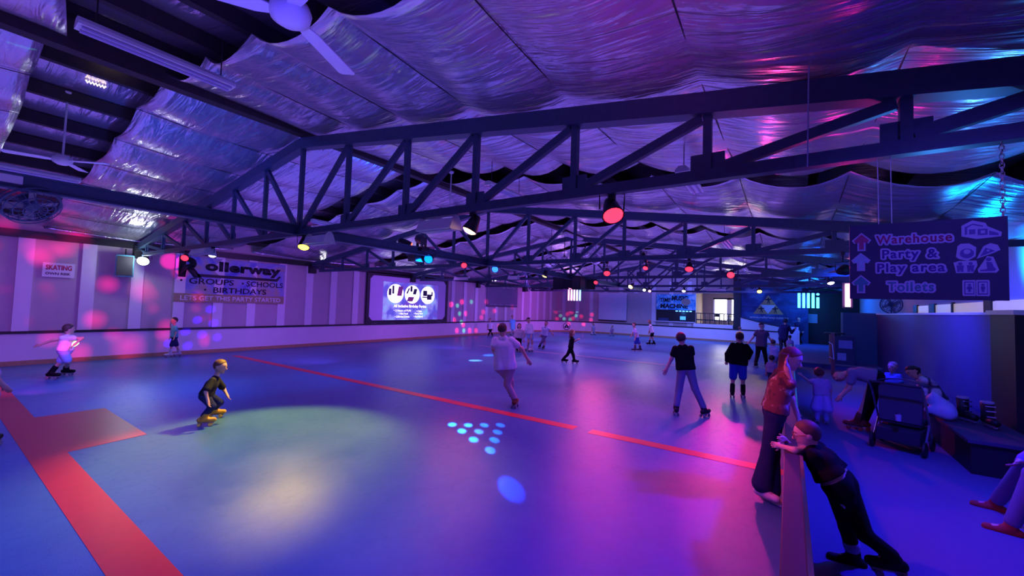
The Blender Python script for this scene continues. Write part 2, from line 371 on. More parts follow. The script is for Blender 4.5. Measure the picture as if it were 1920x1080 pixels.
# right side
struct('wall_right', BM(box, XR, XR+0.15, -3.2, YF+1.0, 0, 4.2), nmat('pale_side_wall', (0.55, 0.55, 0.62), 0.7, noise=0.08, nscale=3))
w2 = struct('window_2', BM(box, XR-0.03, XR-0.001, 11.2, 19.5, 2.08, 2.42), glow((0.95, 0.80, 0.58), 0.22))
for a_, b_ in ((11.2, 11.3), (12.9, 13.3), (15.4, 15.5), (17.0, 17.6), (19.0, 19.5)): struct('window_frame', BM(box, XR-0.06, XR, a_, b_, 2.05, 2.46), m_black, w2)
part = struct('wall_partition', BM(box, 2.75, 2.85, 9.8, 20.6, 0, 2.10), nmat('partition', (0.06, 0.05, 0.20), 0.55, noise=0.15, nscale=2.5))
struct('trim_4', BM(box, 2.72, 2.88, 9.8, 20.6, 2.10, 2.145), m_white)
struct('trim_5', BM(box, 2.68, 2.92, 8.93, 9.8, 0, 2.10), m_black)
struct('trim_6', BM(box, 2.66, 2.94, 8.90, 9.9, 2.10, 2.17), m_white)
struct('trim_7', BM(box, 1.74, 2.9, 20.59, 21.4, 0.2, 2.15), nmat('teal_pier', (0.05, 0.10, 0.16), 0.5, noise=0.1))
# wall behind the camera
struct('wall_front', BM(box, XL-0.15, XR+0.2, -3.3, -3.2, 0, 5.2), m_wall)
# kick wall around the rink: straight, rounded corner, straight, as sweeps of one profile
def sweep(bm, path, prof):
    rows = []
    for i, p in enumerate(path):
        a = path[max(i-1, 0)]; b = path[min(i+1, len(path)-1)]
        d = Vector((b[0]-a[0], b[1]-a[1], 0)).normalized(); n = Vector((d.y, -d.x, 0))
        rows.append([bm.verts.new((p[0]+n.x*u, p[1]+n.y*u, z)) for u, z in prof])
    k = len(prof)
    for r0, r1 in zip(rows, rows[1:]):
        for j in range(k): bm.faces.new((r0[j], r0[(j+1) % k], r1[(j+1) % k], r1[j]))
    bm.faces.new(rows[0]); bm.faces.new(rows[-1][::-1])
R0 = 4.6; XK, YK = XL+0.06, YF-0.55
path = [(XK, -3.1), (XK, 8), (XK, 18), (XK, YK-R0)]
path += [(XK+R0-R0*math.cos(t), YK-R0+R0*math.sin(t)) for t in [math.pi/2*i/14 for i in range(1, 15)]] + [(-8, YK), (-3, YK), (0.1, YK)]
def rect(u0, u1, z0, z1): return [(u0, z0), (u1, z0), (u1, z1), (u0, z1)]
struct('baseboard_rink', BM(sweep, path, rect(-0.05, 0.0, 0, 0.84)), m_kick)
struct('trim_8', BM(sweep, path, rect(-0.06, 0.035, 0.84, 0.91)), m_black)
struct('trim_9', BM(sweep, path, rect(-0.04, 0.04, 0.0, 0.12)), m_curb)
# white ledge and low ramp wall behind the far kick wall
struct('trim_10', BM(box, -5.7, -3.2, YF-0.5, YF-0.02, 0.85, 1.15), m_strip)
bm = bmesh.new(); poly(bm, [(-2.75, 0), (0.4, 0), (0.4, 1.12), (-0.6, 1.22), (-1.6, 1.42), (-2.75, 1.72)], 0.1, frame((0, YF-0.12, 0), (1, 0, 0), (0, 0, 1)))
struct('trim_11', bm, m_strip)
bm = bmesh.new()
for (a, za), (b, zb) in zip([(-2.75, 1.72), (-1.6, 1.42), (-0.6, 1.22)], [(-1.6, 1.42), (-0.6, 1.22), (0.4, 1.12)]): bar(bm, (a, YF-0.17, za), (b, YF-0.17, zb), 0.14, 0.06)
struct('trim_12', bm, m_black)
# roof: outer sheet, purlins, foil lining in bays with open gaps
bm = bmesh.new()
xs = [XL-0.2, APX, XR+0.3]
for i in range(2):
    a, b = xs[i], xs[i+1]
    v = [bm.verts.new((x, y, roof_z(x)+0.34+dz)) for dz in (0, 0.05) for x, y in ((a, -3.3), (b, -3.3), (b, YF+1.2), (a, YF+1.2))]
    for f in ((0, 1, 2, 3), (4, 7, 6, 5), (0, 4, 5, 1), (2, 6, 7, 3), (1, 5, 6, 2), (0, 3, 7, 4)): bm.faces.new([v[j] for j in f])
roof_sheet = struct('ceiling', bm, m_roof)
def on_roof(px, py, dz=0.0):
    d = ray(px, py)
    for sg in (1, -1):
        t = (5.30+dz-0.152*sg*(-APX)-2.0)/(d[2]+0.152*sg*d[0]); q = EYE+d*t
        if t > 0 and sg*(q[0]-APX) >= -0.3: return q
for (xa, ya), (xb, yb) in (((188, 111), (233, 128)), ((161, 152), (198, 164))):
    a_ = on_roof(xa, ya, 0.30); b_ = on_roof(xb, yb, 0.30); bm = bmesh.new()
    tube(bm, [a_+(b_-a_)*i/12+np.array([0, 0, 0.018*(-1)**i]) for i in range(13)], 0.013, 5)
    struct('daylight_gap', bm, glow((1.0, 0.86, 0.62), 2.2), roof_sheet)
n = 12
for i in range(18):
    x = XL+0.6+i*1.12
    if x > XR: break
    struct('trim_%d' % (n+1+i), BM(box, x-0.05, x+0.05, -3.2, YF, roof_z(x)+0.13, roof_z(x)+0.33), m_dark)
struct('trim_40', BM(box, APX-0.09, APX+0.09, -3.2, YF, 5.02, 5.40), m_dark)    # ridge beam
wires = [APX-1.36*i for i in range(7, -1, -1)]+[XL+0.05]; wires = sorted(set(wires))
wiresR = [APX+1.36*i for i in range(9)]
def lining(xa, y0, y1, sd):
    rnd = random.Random(sd); bm = bmesh.new(); NX, NY = 8, 26
    prev = None; cols = []
    ea = 0.03 if sd % 2 == 0 else 0.12
    ends0 = [rnd.uniform(-ea, ea) for _ in xa]; ends1 = [rnd.uniform(-ea, ea) for _ in xa]
    for k in range(len(xa)-1):
        b0, b1 = rnd.uniform(-0.02, 0.10)*ea*8, rnd.uniform(-0.02, 0.10)*ea*8; sg = rnd.uniform(0.04, 0.08)+ea*0.3
        for i in range(NX+(k == len(xa)-2)):
            t = i/NX; x = xa[k]+(xa[k+1]-xa[k])*t; s4 = 4*t*(1-t)
            ya = y0+ends0[k]*(1-t)+ends0[k+1]*t+b0*s4; yb = y1-(ends1[k]*(1-t)+ends1[k+1]*t)-b1*s4
            col = []
            for j in range(NY+1):
                u = j/NY; y = ya+(yb-ya)*u
                z = roof_z(x)-0.06-sg*s4-0.10*4*u*(1-u)-(0.0 if sd % 2 == 0 else 0.10)*math.exp(-min(u, 1-u)*18)*s4
                z += 0.012*math.sin(x*5+y*3.1+sd)
                col.append(bm.verts.new((x, y, z)))
            cols.append(col)
    for a, b in zip(cols, cols[1:]):
        for j in range(NY): bm.faces.new((a[j], a[j+1], b[j+1], b[j]))
    return bm, (ends0, ends1)
gaps = [1.36]+[3.95+5.65*k+2.95 for k in range(5)]
edges = [(-3.1, 0.80)]+[(1.92, 6.60)]+[(g+0.33, g+5.65-0.33) for g in gaps[1:-1]]+[(gaps[-1]+0.33, YF-0.05)]
edges[2] = (7.25, edges[2][1])
for i, (a, b) in enumerate(edges):
    for side, xa in ((0, wires), (1, wiresR)):
        bm, _ = lining(xa, a, b, i*2+side)
        o = struct('ceiling', bm, m_foil, smooth=True)
        md = o.modifiers.new('thickness', 'SOLIDIFY'); md.thickness = 0.004
        bw = bmesh.new()
        for x in xa[1:-1]:
            pts = []
            for j in range(9):
                u = j/8; y = a+(b-a)*u; pts.append((x, y, roof_z(x)-0.068-0.10*4*u*(1-u)))
            tube(bw, pts, 0.006, 5)
        struct('seam_wire', bw, m_black, o)
# ================================================================== ROOF TRUSSES
TY = [3.95+5.65*k for k in range(5)]
NODES = [-16.14, -14.75, -13.2, -11.72, -10.27, -8.83, -7.47, -6.03, -4.6, -3.3, -1.92, -0.61, 0.69]
TX0, TX1 = -16.95, 2.1
def top_z(x): return 4.80-0.149*abs(x-APX)
def make_truss():
    t = thing('roof_truss', '', 'roof truss', (0, 0, 0), 0, 'steel trusses spanning the rink')
    bm = bmesh.new(); bar(bm, (TX0, 0, 3.48-0.02), (APX, 0, 4.90-0.02), 0.16, 0.19); bar(bm, (APX, 0, 4.88), (TX1, 0, 3.46), 0.16, 0.19)
    obj('top_chord', bm, m_steel, t)
    bm = bmesh.new(); bar(bm, (-16.3, 0, 3.22), (3.4, 0, 3.22), 0.11, 0.10); box(bm, -16.3, 3.4, -0.075, -0.055, 3.16, 3.20)
    for x in NODES: box(bm, x-0.14, x+0.14, -0.012, 0.012, 3.2, 3.42)
    obj('bottom_chord', bm, m_steel, t)
    for x in NODES:
        obj('vertical_post', BM(box, x-0.035, x+0.035, -0.035, 0.035, 3.26, top_z(x)), m_steel, t)
    for i in range(len(NODES)-1):
        a, b = NODES[i], NODES[i+1]
        if b <= APX+0.01: p, q = (a+0.05, 0, top_z(a)-0.03), (b-0.06, 0, 3.27)
        else: p, q = (b-0.05, 0, top_z(b)-0.03), (a+0.06, 0, 3.27)
        bm = bmesh.new(); bar(bm, p, q, 0.06, 0.085); obj('diagonal_brace', bm, m_steel, t)
    bm = bmesh.new(); bar(bm, (TX0+0.1, 0, 3.42), (NODES[0], 0, 3.24), 0.05, 0.06); obj('diagonal_brace', bm, m_steel, t)
    bm = bmesh.new(); bar(bm, (NODES[-1]+0.04, 0, 3.3), (2.2, 0, 3.66), 0.06, 0.10); obj('diagonal_brace', bm, m_steel, t)
    bobj('end_post', (TX0-0.08, TX0+0.14, -0.13, 0.13, 3.12, 3.52), m_black, t)
    return t
tr = make_truss()
tlab = ['nearest dark blue steel roof truss, whole span of posts and braces overhead', 'second steel roof truss from the front, just beyond the orange lamp',
        'third steel roof truss, its left end above the projection screen', 'fourth steel roof truss, in front of the mirror balls and hung speakers',
        'farthest steel roof truss, low over the far wall with the bright tubes under it']
for k, y in enumerate(TY):
    o = tr if k == 0 else copy_tree(tr)
    o.location = (0, y, 0); o['label'] = tlab[k]
bm = bmesh.new(); box(bm, APX-0.07, APX+0.07, -3.0, TY[4], 3.17, 3.19); box(bm, APX-0.012, APX+0.012, -3.0, TY[4], 3.17, 3.36); box(bm, APX-0.07, APX+0.07, -3.0, TY[4], 3.34, 3.36)
tag(obj('tie_beam', bm, m_steel), 'long dark steel beam running down the middle of the hall under the trusses', 'beam')
# ================================================================== RINK SIDE BARRIER
t = thing('rink_barrier', 'black waist high barrier running along the right edge of the rink', 'barrier', (0.03, 1.0, 0))
bobj('panel', (-0.05, 0.05, 0, 18.3, 0, 0.82), m_black, t)
bobj('top_rail', (-0.065, 0.055, 0, 18.3, 0.82, 0.86), nmat('rail_timber', (0.028, 0.011, 0.012), 0.5, noise=0.25, nscale=8), t, bevel=0.006)
bobj('edge_strip', (0.04, 0.062, 0, 18.3, 0.852, 0.868), m_chrome, t)
bobj('kick_strip', (-0.062, -0.05, 0, 4.0, 0.70, 0.74), m_grey, t)
t = thing('barrier_end', 'white barrier end post at the far rink exit', 'barrier', (0.25, 30.6, 0))
bobj('panel', (-0.28, 0.22, -0.06, 0.06, 0, 1.25), m_strip, t, bevel=0.01)
bobj('edge_post', (0.2, 0.27, -0.09, 0.09, 0, 1.05), m_white, t)
# ================================================================== LAMPS AND EFFECT LIGHTS
def lamp_can(bm, r, L, n=16):
    lathe(bm, [(0, L), (r*0.45, L), (r*0.62, L*0.8), (r*0.8, L*0.45), (r, 0.02), (r*1.04, 0.0), (r*0.96, -0.0), (r*0.9, 0.015)], n)
def par(label, loc, target, col, emit, power, ang=80, r=0.10, top=3.17, blend=0.7, body=None, cat='stage lamp', long=1.0, face=None):
    body = body or m_black
    t = thing('stage_lamp', label, cat, loc, 0, 'stage lamps under the trusses')
    q = (Vector(face or target)-Vector(loc)).to_track_quat('-Z', 'Y').to_matrix().to_4x4()
    bm = bmesh.new(); lamp_can(bm, r, r*2.2*long); bmesh.ops.transform(bm, matrix=q, verts=bm.verts[:]); obj('housing', bm, body, t, smooth=True)
    bm = bmesh.new(); lathe(bm, [(0, -0.035), (r*0.5, -0.028), (r*0.86, -0.004), (r*0.9, 0.012), (0, 0.012)], 16); bmesh.ops.transform(bm, matrix=q, verts=bm.verts[:])
    lc = col if col[0] < 0.99 or col[1] > 0.3 or col[2] > 0.45 else (1.0, 0.02, 0.05); obj('lens', bm, glow(lc, emit*(0.5 if lc[1] < 0.05 else 1.0)), t, smooth=True)
    bm = bmesh.new(); s = q @ Vector((1, 0, 0)); s.z = 0; s.normalize(); h = r*1.2
    c0 = q @ Vector((0, 0, h*0.7)); zt = max(top-loc[2], 0.12)
    tube(bm, [c0+s*r*1.15, c0+s*r*1.2+Vector((0, 0, h*1.3)), c0-s*r*1.2+Vector((0, 0, h*1.3)), c0-s*r*1.15], 0.008, 6)
    tube(bm, [c0+Vector((0, 0, h*1.3)), (c0.x, c0.y, zt)], 0.012, 6); box(bm, c0.x-0.03, c0.x+0.03, c0.y-0.03, c0.y+0.03, zt-0.05, zt+0.01)
    obj('yoke', bm, m_black, t)
    if power > 0:
        d = (Vector(target)-Vector(loc)).normalized()
        l = spot('lamp_light', tuple(Vector(loc)+d*0.06), target, ang, col, power, blend, r*0.6)
    return t
T0 = TY[0]
def L0(px, py, Y=T0): return tuple(at_y(px, py, Y))
def LX(px, py, X=APX): return tuple(at_x(px, py, X))
YEL = (1.0, 0.62, 0.10); RED = (1.0, 0.02, 0.05); WHT = (1.0, 0.95, 0.9); ORA = (1.0, 0.32, 0.14); BLU = (0.03, 0.10, 1.0); PNK = (1.0, 0.2, 0.5)
par('yellow lamp glowing under the nearest truss beside a white flood light', L0(569, 464), (-6.3, 3.05, 0), (1.0, 0.68, 0.05), 6, 700, 72, 0.10, blend=0.55)
par('bright white lamp at the left end of the nearest truss', L0(268, 490), (-14.8, 3.4, 0.2), (0.75, 0.9, 1.0), 14, 60, 100, 0.16, face=(-13.0, 2.6, 0.4))
point('lamp_spill', (-16.3, 3.75, 3.05), (0.85, 0.95, 1.0), 14, 0.08)
par('red lamp shining in front of the large letter of the wall banner', L0(346, 484), (-9, 1.5, 0), RED, 6, 30, 60, 0.09)
par('small white lamp hanging over the wall banner', L0(398, 480), (-11.3, 3.7, 0), WHT, 6, 12, 60, 0.08, body=m_white)
par('orange lamp under the nearest truss right of the white flood light', L0(880, 433), (-4.4, 3.0, 0), (1.0, 0.5, 0.25), 7, 170, 95, 0.10)
par('red lamp hanging under the nearest truss, largest of the red lamps', L0(1150, 405), (0.85, 4.55, 0), (1.0, 0.08, 0.12), 7, 170, 50, 0.11, blend=0.12, face=(-0.4, 2.6, 0.6))
par('blue lamp low on the effect light cluster above the projection screen', LX(803, 486), (-12.2, 5.0, 0), (0.0, 0.18, 1.0), 2.8, 760, 80, 0.12, face=(-5.5, 2.5, 1.0))
par('red lamp on the middle beam, right of the effect light cluster', LX(870, 498), (-4.0, 4.6, 0), (1.0, 0.10, 0.2), 6, 170, 70, 0.085)
par('blue lamp on the middle beam, right of the red one, left of the mirror balls', LX(928, 505), (-11.0, 9, 0), (0.02, 0.14, 1.0), 3, 420, 80, 0.11, face=(-5.5, 4.0, 1.0))
par('yellow lamp just left of the hung speaker cluster', LX(1021, 518), (-8.5, 12.5, 0), YEL, 6, 90, 60, 0.10)
par('red lamp right of the mirror balls', L0(1138, 513, TY[1]), (-2.8, 7.0, 0), (1.0, 0.05, 0.25), 6, 170, 80, 0.085)
par('small red lamp right of the hung speaker cluster, below the other red one', L0(1117, 530, TY[2]), (-5.6, 11, 0), (1.0, 0.10, 0.3), 6, 300, 85, 0.085)
par('small red lamp tucked high in the second truss', L0(1205, 484, TY[1]), (-3, 8, 1), RED, 10, 0, 60, 0.07)
par('dim red lamp just under the small one in the second truss', L0(1210, 503, TY[1]), (-3, 7, 0), RED, 8, 0, 60, 0.06)
par('red lamp in front of the painted board on the far wall', L0(1292, 505, TY[1]), (-1.6, 7.6, 0), (1.0, 0.03, 0.2), 6, 150, 75, 0.09)
par('red lamp above the bright balcony window, farthest right of the red lamps', L0(1370, 516, TY[2]-0.25), (-1.5, 9.3, 0), (1.0, 0.03, 0.3), 7, 520, 80, 0.12, top=3.4)
par('yellow lamp in front of the dark triangle mural', L0(1424, 547, TY[3]), (-0.8, 18, 0), YEL, 6, 50, 70, 0.10)
par('yellow lamp of a far group of three lamps left of the painted board', L0(1182, 538, TY[2]), (-6, 12, 0), YEL, 14, 30, 70, 0.09)
par('white lamp of a far group of three lamps left of the painted board', L0(1208, 544, TY[3]), (-5.5, 18, 0), WHT, 16, 60, 70, 0.08)
par('pinkish lamp of a far group of three lamps left of the painted board', L0(1218, 546, TY[3]), (-5, 17, 0), PNK, 12, 30, 70, 0.07)
par('white lamp over the painted board on the far wall', L0(1282, 546, TY[3]), (-4.4, 19, 0), WHT, 20, 40, 70, 0.08)
par('pale lamp near the far left corner beside the dark cloth banner', L0(990, 545, TY[3]), (-13.5, 23, 0), (1.0, 0.8, 0.9), 14, 60, 80, 0.09)
par('blue white lamp beside the hanging direction sign', L0(1585, 506, TY[1]), (2.6, 12.5, 3.6), (0.25, 0.45, 1.0), 9, 60, 110, 0.10)
par('pinkish white lamp low on the right, below the blue white one', L0(1558, 531, TY[2]), (1.6, 14, 0), (1.0, 0.75, 0.95), 8, 30, 80, 0.09)
point('foil_uplight', (1.3, 6.1, 2.62), (0.05, 0.30, 1.0), 30, 0.05)
point('foil_uplight', (0.55, 6.0, 2.75), (1.0, 0.02, 0.35), 9, 0.05)
spot('side_flood', (1.35, 5.6, 3.05), (0.6, 5.6, 0), 150, (0.02, 0.0, 1.0), 620, 0.8, 0.08)
spot('side_flood', (2.9, 11.5, 2.9), (3.6, 10.8, 3.3), 140, (0.0, 0.28, 1.0), 170, 0.8, 0.1)
spot('side_flood', (0.7, 11.0, 3.05), (2.75, 12.5, 0.6), 120, (0.015, 0.01, 1.0), 620, 0.9, 0.1)  # added to tint the partition blue; no lamp hangs here
spot('side_flood', (1.4, 14.0, 3.0), (1.4, 20, 0.2), 110, (0.01, 0.06, 1.0), 260, 0.8, 0.1)
spot('left_blue', (-10.6, 3.6, 3.05), (-11.0, 1.6, 0), 130, (0.03, 0.16, 1.0), 430, 0.9, 0.15)
spot('left_blue', (-5.2, 0.3, 3.1), (-5.8, 0.6, 0), 120, (0.0, 0.10, 1.0), 330, 0.9, 0.15)
spot('near_blue', (-1.9, 1.2, 3.1), (-1.6, 2.4, 0), 120, (0.18, 0.02, 1.0), 300, 0.9, 0.15)
spot('sign_fill', (1.5, 1.6, 3.0), (0.8, 3.9, 2.4), 60, (0.12, 0.08, 1.0), 90, 0.9, 0.1)  # added light for the sign face, without a fixture
spot('ceiling_blue', (-9.0, 2.0, 2.6), (-9.6, 3.0, 4.7), 100, (0.0, 0.10, 1.0), 110, 0.9, 0.1)
spot('ceiling_blue', (-8.8, 7.0, 2.7), (-9.0, 6.0, 4.8), 100, (0.0, 0.08, 1.0), 90, 0.9, 0.1)
spot('fan_blue', (-1.6, 0.4, 2.9), (-2.7, 1.4, 3.9), 60, (0.03, 0.03, 1.0), 60, 0.9, 0.1)
spot('ceiling_magenta', (-1.2, 2.4, 2.7), (-1.0, 2.6, 4.2), 110, (0.9, 0.05, 0.5), 22, 0.9, 0.1)
spot('corner_magenta', (-12.0, 24.5, 3.0), (-16.6, 29.5, 1.8), 90, (0.85, 0.03, 0.75), 300, 0.9, 0.1)
spot('far_blue', (-4.5, 27.5, 3.1), (-6.5, 32.1, 1.2), 120, (0.12, 0.22, 1.0), 430, 0.9, 0.1)
spot('far_blue', (-1.5, 24.0, 3.1), (-2.0, 28, 0), 110, (0.10, 0.14, 1.0), 420, 0.9, 0.1)
# projected patterns: gobo spots with procedural masks in the beam direction
def gobo(name, loc, target, ang, col, power, dots=None, blobs=None):
    o = spot(name, loc, target, ang, (1, 1, 1), power, 0.05, 0.0)
    bpy.context.view_layer.update()
    l = o.data; l.use_nodes = True; nt = l.node_tree; N = nt.nodes; L = nt.links; em = N['Emission']
    em.inputs[0].default_value = (*col, 1)
    tc = N.new('ShaderNodeTexCoord'); sp = N.new('ShaderNodeSeparateXYZ'); L.new(tc.outputs['Normal'], sp.inputs[0])
    dx = N.new('ShaderNodeMath'); dx.operation = 'DIVIDE'; L.new(sp.outputs[0], dx.inputs[0]); L.new(sp.outputs[2], dx.inputs[1])
    dy = N.new('ShaderNodeMath'); dy.operation = 'DIVIDE'; L.new(sp.outputs[1], dy.inputs[0]); L.new(sp.outputs[2], dy.inputs[1])
    cb = N.new('ShaderNodeCombineXYZ'); L.new(dx.outputs[0], cb.inputs[0]); L.new(dy.outputs[0], cb.inputs[1])
    if dots:
        inv = o.matrix_world.inverted(); acc = None
        for p, rr in dots:
            v = inv @ Vector(p); u = (v.x/v.z, v.y/v.z, 0); ra = rr/abs(v.z)
            ds = N.new('ShaderNodeVectorMath'); ds.operation = 'DISTANCE'; ds.inputs[1].default_value = u; L.new(cb.outputs[0], ds.inputs[0])
            mr = N.new('ShaderNodeMapRange'); mr.inputs[1].default_value = ra; mr.inputs[2].default_value = ra*0.68; mr.inputs[3].default_value = 0; mr.inputs[4].default_value = 1
            L.new(ds.outputs['Value'], mr.inputs[0])
            if acc is None: acc = mr.outputs[0]
            else:
                ad = N.new('ShaderNodeMath'); L.new(acc, ad.inputs[0]); L.new(mr.outputs[0], ad.inputs[1]); acc = ad.outputs[0]
    else:
        sc, lo, hi = blobs
        vo = N.new('ShaderNodeTexVoronoi'); vo.inputs['Scale'].default_value = sc; L.new(cb.outputs[0], vo.inputs['Vector'])
        mr = N.new('ShaderNodeMapRange'); mr.inputs[1].default_value = hi; mr.inputs[2].default_value = lo; mr.inputs[3].default_value = 0; mr.inputs[4].default_value = 1
        L.new(vo.outputs['Distance'], mr.inputs[0]); acc = mr.outputs[0]
    L.new(acc, em.inputs[1]); return o
def fl(px, py): return tuple(on_floor(px, py))
def lw(px, py): return tuple(at_x(px, py, XL+0.02))
def fw(px, py): return tuple(at_y(px, py, YF))
GC = (-7.4, 8.3, 2.95)
gobo('dot_projector', GC, (-4.2, 5.2, 0), 60, (0.0, 0.16, 1.0), 6500, dots=[(fl(x, y), 0.08) for x, y in
     ((848, 796), (878, 797), (908, 797), (938, 797), (866, 808), (898, 809), (933, 810), (888, 824), (927, 825), (919, 844))])
gobo('dot_projector', GC, fl(958, 915), 20, (0.0, 0.05, 1.0), 9000, dots=[(fl(958, 915), 0.15)])
gobo('dot_projector', (-9.0, 9.8, 2.95), fl(900, 672), 40, (0.35, 0.5, 1.0), 4000, dots=[(fl(891, 676), 0.26)])
gobo('dot_projector', (-9.0, 9.8, 2.95), fl(920, 667), 40, (0.0, 0.2, 1.0), 7000, dots=[(fl(917, 666), 0.26)])
gobo('dot_projector', (-9.0, 8.0, 2.9), lw(390, 610), 60, (0.03, 0.0, 1.0), 6000, dots=[(lw(x, y), 0.15) for x, y in
     ((395, 580), (371, 600), (400, 606), (346, 622), (377, 628), (406, 633), (315, 644), (350, 649), (626, 629))])
gobo('dot_projector', (-9.5, 5.5, 2.9), lw(320, 490), 40, (1.0, 0.0, 0.35), 3000, dots=[(lw(320, 490), 0.3)])
gobo('flame_projector', (-9.2, 3.0, 2.95), (XL, 1.6, 1.2), 62, (1.0, 0.0, 0.16), 2500, blobs=(9.5, 0.03, 0.40))
gobo('flame_projector', (-8.2, 2.0, 2.95), (XL, 1.4, 0.4), 45, (1.0, 0.0, 0.2), 2200, blobs=(6.5, 0.05, 0.36))
EC = (-7.6, 15.5, 2.85)
gobo('dot_projector', EC, lw(885, 600), 50, (1.0, 0.02, 0.15), 5000, dots=[(lw(x, y), 0.2) for x, y in
     ((846, 571), (873, 588), (852, 600), (866, 566), (868, 609), (906, 585), (927, 583), (903, 595), (856, 620), (880, 620), (892, 620), (912, 566), (960, 575), (935, 612))])
gobo('dot_projector', EC, lw(885, 600), 50, (0.1, 1.0, 0.5), 3500, dots=[(lw(x, y), 0.17) for x, y in ((858, 573), (862, 588), (865, 604), (869, 620), (884, 566))])
gobo('dot_projector', EC, fw(1070, 590), 50, (1.0, 0.02, 0.12), 9000, dots=[(fw(x, y), 0.2) for x, y in
     ((1050, 565), (1043, 573), (1041, 585), (1044, 598), (1068, 582), (1072, 586), (1064, 589), (1074, 597), (1092, 581), (1090, 593), (1110, 580), (1110, 590), (1108, 600), (1066, 610), (1095, 610), (1030, 560), (1035, 570), (1026, 578), (1083, 572))])
gobo('dot_projector', EC, fw(1070, 585), 50, (0.1, 1.0, 0.6), 6000, dots=[(fw(x, y), 0.18) for x, y in
     ((1056, 572), (1065, 571), (1076, 574), (1050, 581), (1051, 592), (1058, 598), (1069, 599), (1080, 592), (1082, 583))])
gobo('dot_projector', (-7.5, 5.0, 3.0), tuple(on_roof(45, 40, -0.1)), 30, (0.02, 1.0, 0.45), 900, dots=[(tuple(on_roof(x, y, -0.1)), 0.09) for x, y in ((68, 8), (60, 22), (48, 35), (38, 47), (28, 58), (20, 70))])
gobo('ceiling_projector', (-4.5, 9.0, 2.9), (-3.2, 8.0, 4.7), 120, (1.0, 0.02, 0.12), 500, blobs=(3.2, 0.02, 0.2))
# trapezoid reflector flood lights
def flood(label, c, w=0.55, tilt=0.0, col=None):
    t = thing('flood_light', label, 'flood light', c, tilt, 'white flood lights')
    bm = bmesh.new()
    v = [bm.verts.new(p) for p in ((-w/2, -0.13, -0.06), (w/2, -0.13, -0.06), (w/2, 0.13, -0.06), (-w/2, 0.13, -0.06), (-w/2*0.96, -0.06, 0.08), (w/2*0.96, -0.06, 0.08), (w/2*0.96, 0.06, 0.08), (-w/2*0.96, 0.06, 0.08))]
    for f in ((0, 1, 5, 4), (1, 2, 6, 5), (2, 3, 7, 6), (3, 0, 4, 7), (4, 5, 6, 7), (0, 3, 2, 1)): bm.faces.new([v[i] for i in f])
    obj('reflector', bm, m_white, t)
    bobj('tube', (-w/2+0.03, w/2-0.03, -0.05, 0.05, -0.075, -0.055), mat((0.6, 0.6, 0.65), 0.3), t)
    for s in (-1, 1):
        bm = bmesh.new(); poly(bm, [(-0.12, -0.07), (0.12, -0.07), (0.07, 0.08), (0.02, 0.14), (-0.02, 0.14), (-0.07, 0.08)], 0.012, frame((s*w/2, 0, 0), (0, 1, 0), (0, 0, 1)))
        obj('end_plate', bm, m_white, t)
    return t
flood('large white flood light under the nearest truss, left of the orange lamp', L0(822, 424), 0.62)
flood('white flood light just right of the yellow lamp', L0(598, 451), 0.62)
flood('white flood light above the wall banner, over its first letters', L0(378, 472), 0.9)
flood('small pale blue flood light above the dark cloth banner', L0(963, 521, TY[2]-0.2), 0.5)
flood('small blue white flood light over the right edge of the projection screen', L0(866, 523, TY[2]), 0.9)
flood('pale flood light above the bright balcony window', L0(1343, 544, TY[4]), 1.0)
# small twin emergency spots
def twin(label, c):
    t = thing('emergency_light', label, 'emergency light', c, 0, 'twin emergency lights')
    bobj('housing', (-0.09, 0.09, -0.03, 0.03, 0.0, 0.12), m_white, t)
    for s in (-1, 1):
        bm = bmesh.new(); lathe(bm, [(0, 0.05), (0.04, 0.05), (0.055, 0), (0, -0.01)], 10, Matrix.Translation((s*0.11, -0.02, 0.0)) @ Matrix.Rotation(0.9, 4, 'X'))
        obj('spot_head', bm, glow((1, 1, 1), 6.0), t)
    bm = bmesh.new(); tube(bm, [(0, 0, 0.1), (0, 0, 3.2-c[2] if c[2] < 3.1 else 0.25)], 0.012, 6); obj('stem', bm, m_black, t)
twin('twin white emergency spots above the dark cloth banner', L0(927, 526, TY[3]))
twin('twin white emergency spots at the left end of the second truss', L0(608, 487, TY[1]))
twin('tiny twin white spots above the yellow lamp', tuple(at_y(557, 426, T0+0.1)))
# black light and fluorescent battens hung below the roof gaps
def batten(label, x, y0, y1, z, m=m_white, roll=0.0, group='fluorescent battens under the roof'):
    t = thing('batten_light', label, 'batten light', (x, (y0+y1)/2, z), 0, group); h = (y1-y0)/2
    bm = bmesh.new(); poly(bm, [(-0.085, -0.03), (0.085, -0.03), (0.085, 0.0), (0.04, 0.05), (-0.04, 0.05), (-0.085, 0.0)], 2*h, frame((0, h, 0), (1, 0, 0), (0, 0, 1)))
    obj('casing', bm, m, t)
    for s in (-0.042, 0.042):
        bm = bmesh.new(); tube(bm, [(s, -h+0.03, -0.048), (s, h-0.03, -0.048)], 0.016, 8); obj('tube', bm, mat((0.5, 0.45, 0.7), 0.25), t)
    bm = bmesh.new()
    for yy in (-h*0.8, h*0.8): tube(bm, [(0, yy, 0.04), (0, yy, roof_z(x)-z-0.1)], 0.006, 5)
    obj('hanger', bm, m_black, t)
    return t
batten('long blue-lit batten across the open roof gap at the top left', -5.3, 0.70, 1.95, 4.42)
batten('pink-lit batten at the left edge below the roof fan', -11.2, 0.2, 1.70, 4.12)
batten('pale batten seen between the posts of the nearest truss, right of its middle', -4.72, 6.0, 7.2, 4.30)
batten('pale batten low in the roof gap behind the left posts of the nearest truss', -10.9, 6.1, 7.1, 4.18)
batten('small batten in the roof gap above the orange lamp', -6.0, 11.8, 13.0, 4.4)
batten('batten hanging over the right part of the nearest truss', -1.13, 5.4, 6.5, 3.80)
batten('white batten far along the right roof slope', -1.3, 10.8, 12.2, 3.75)
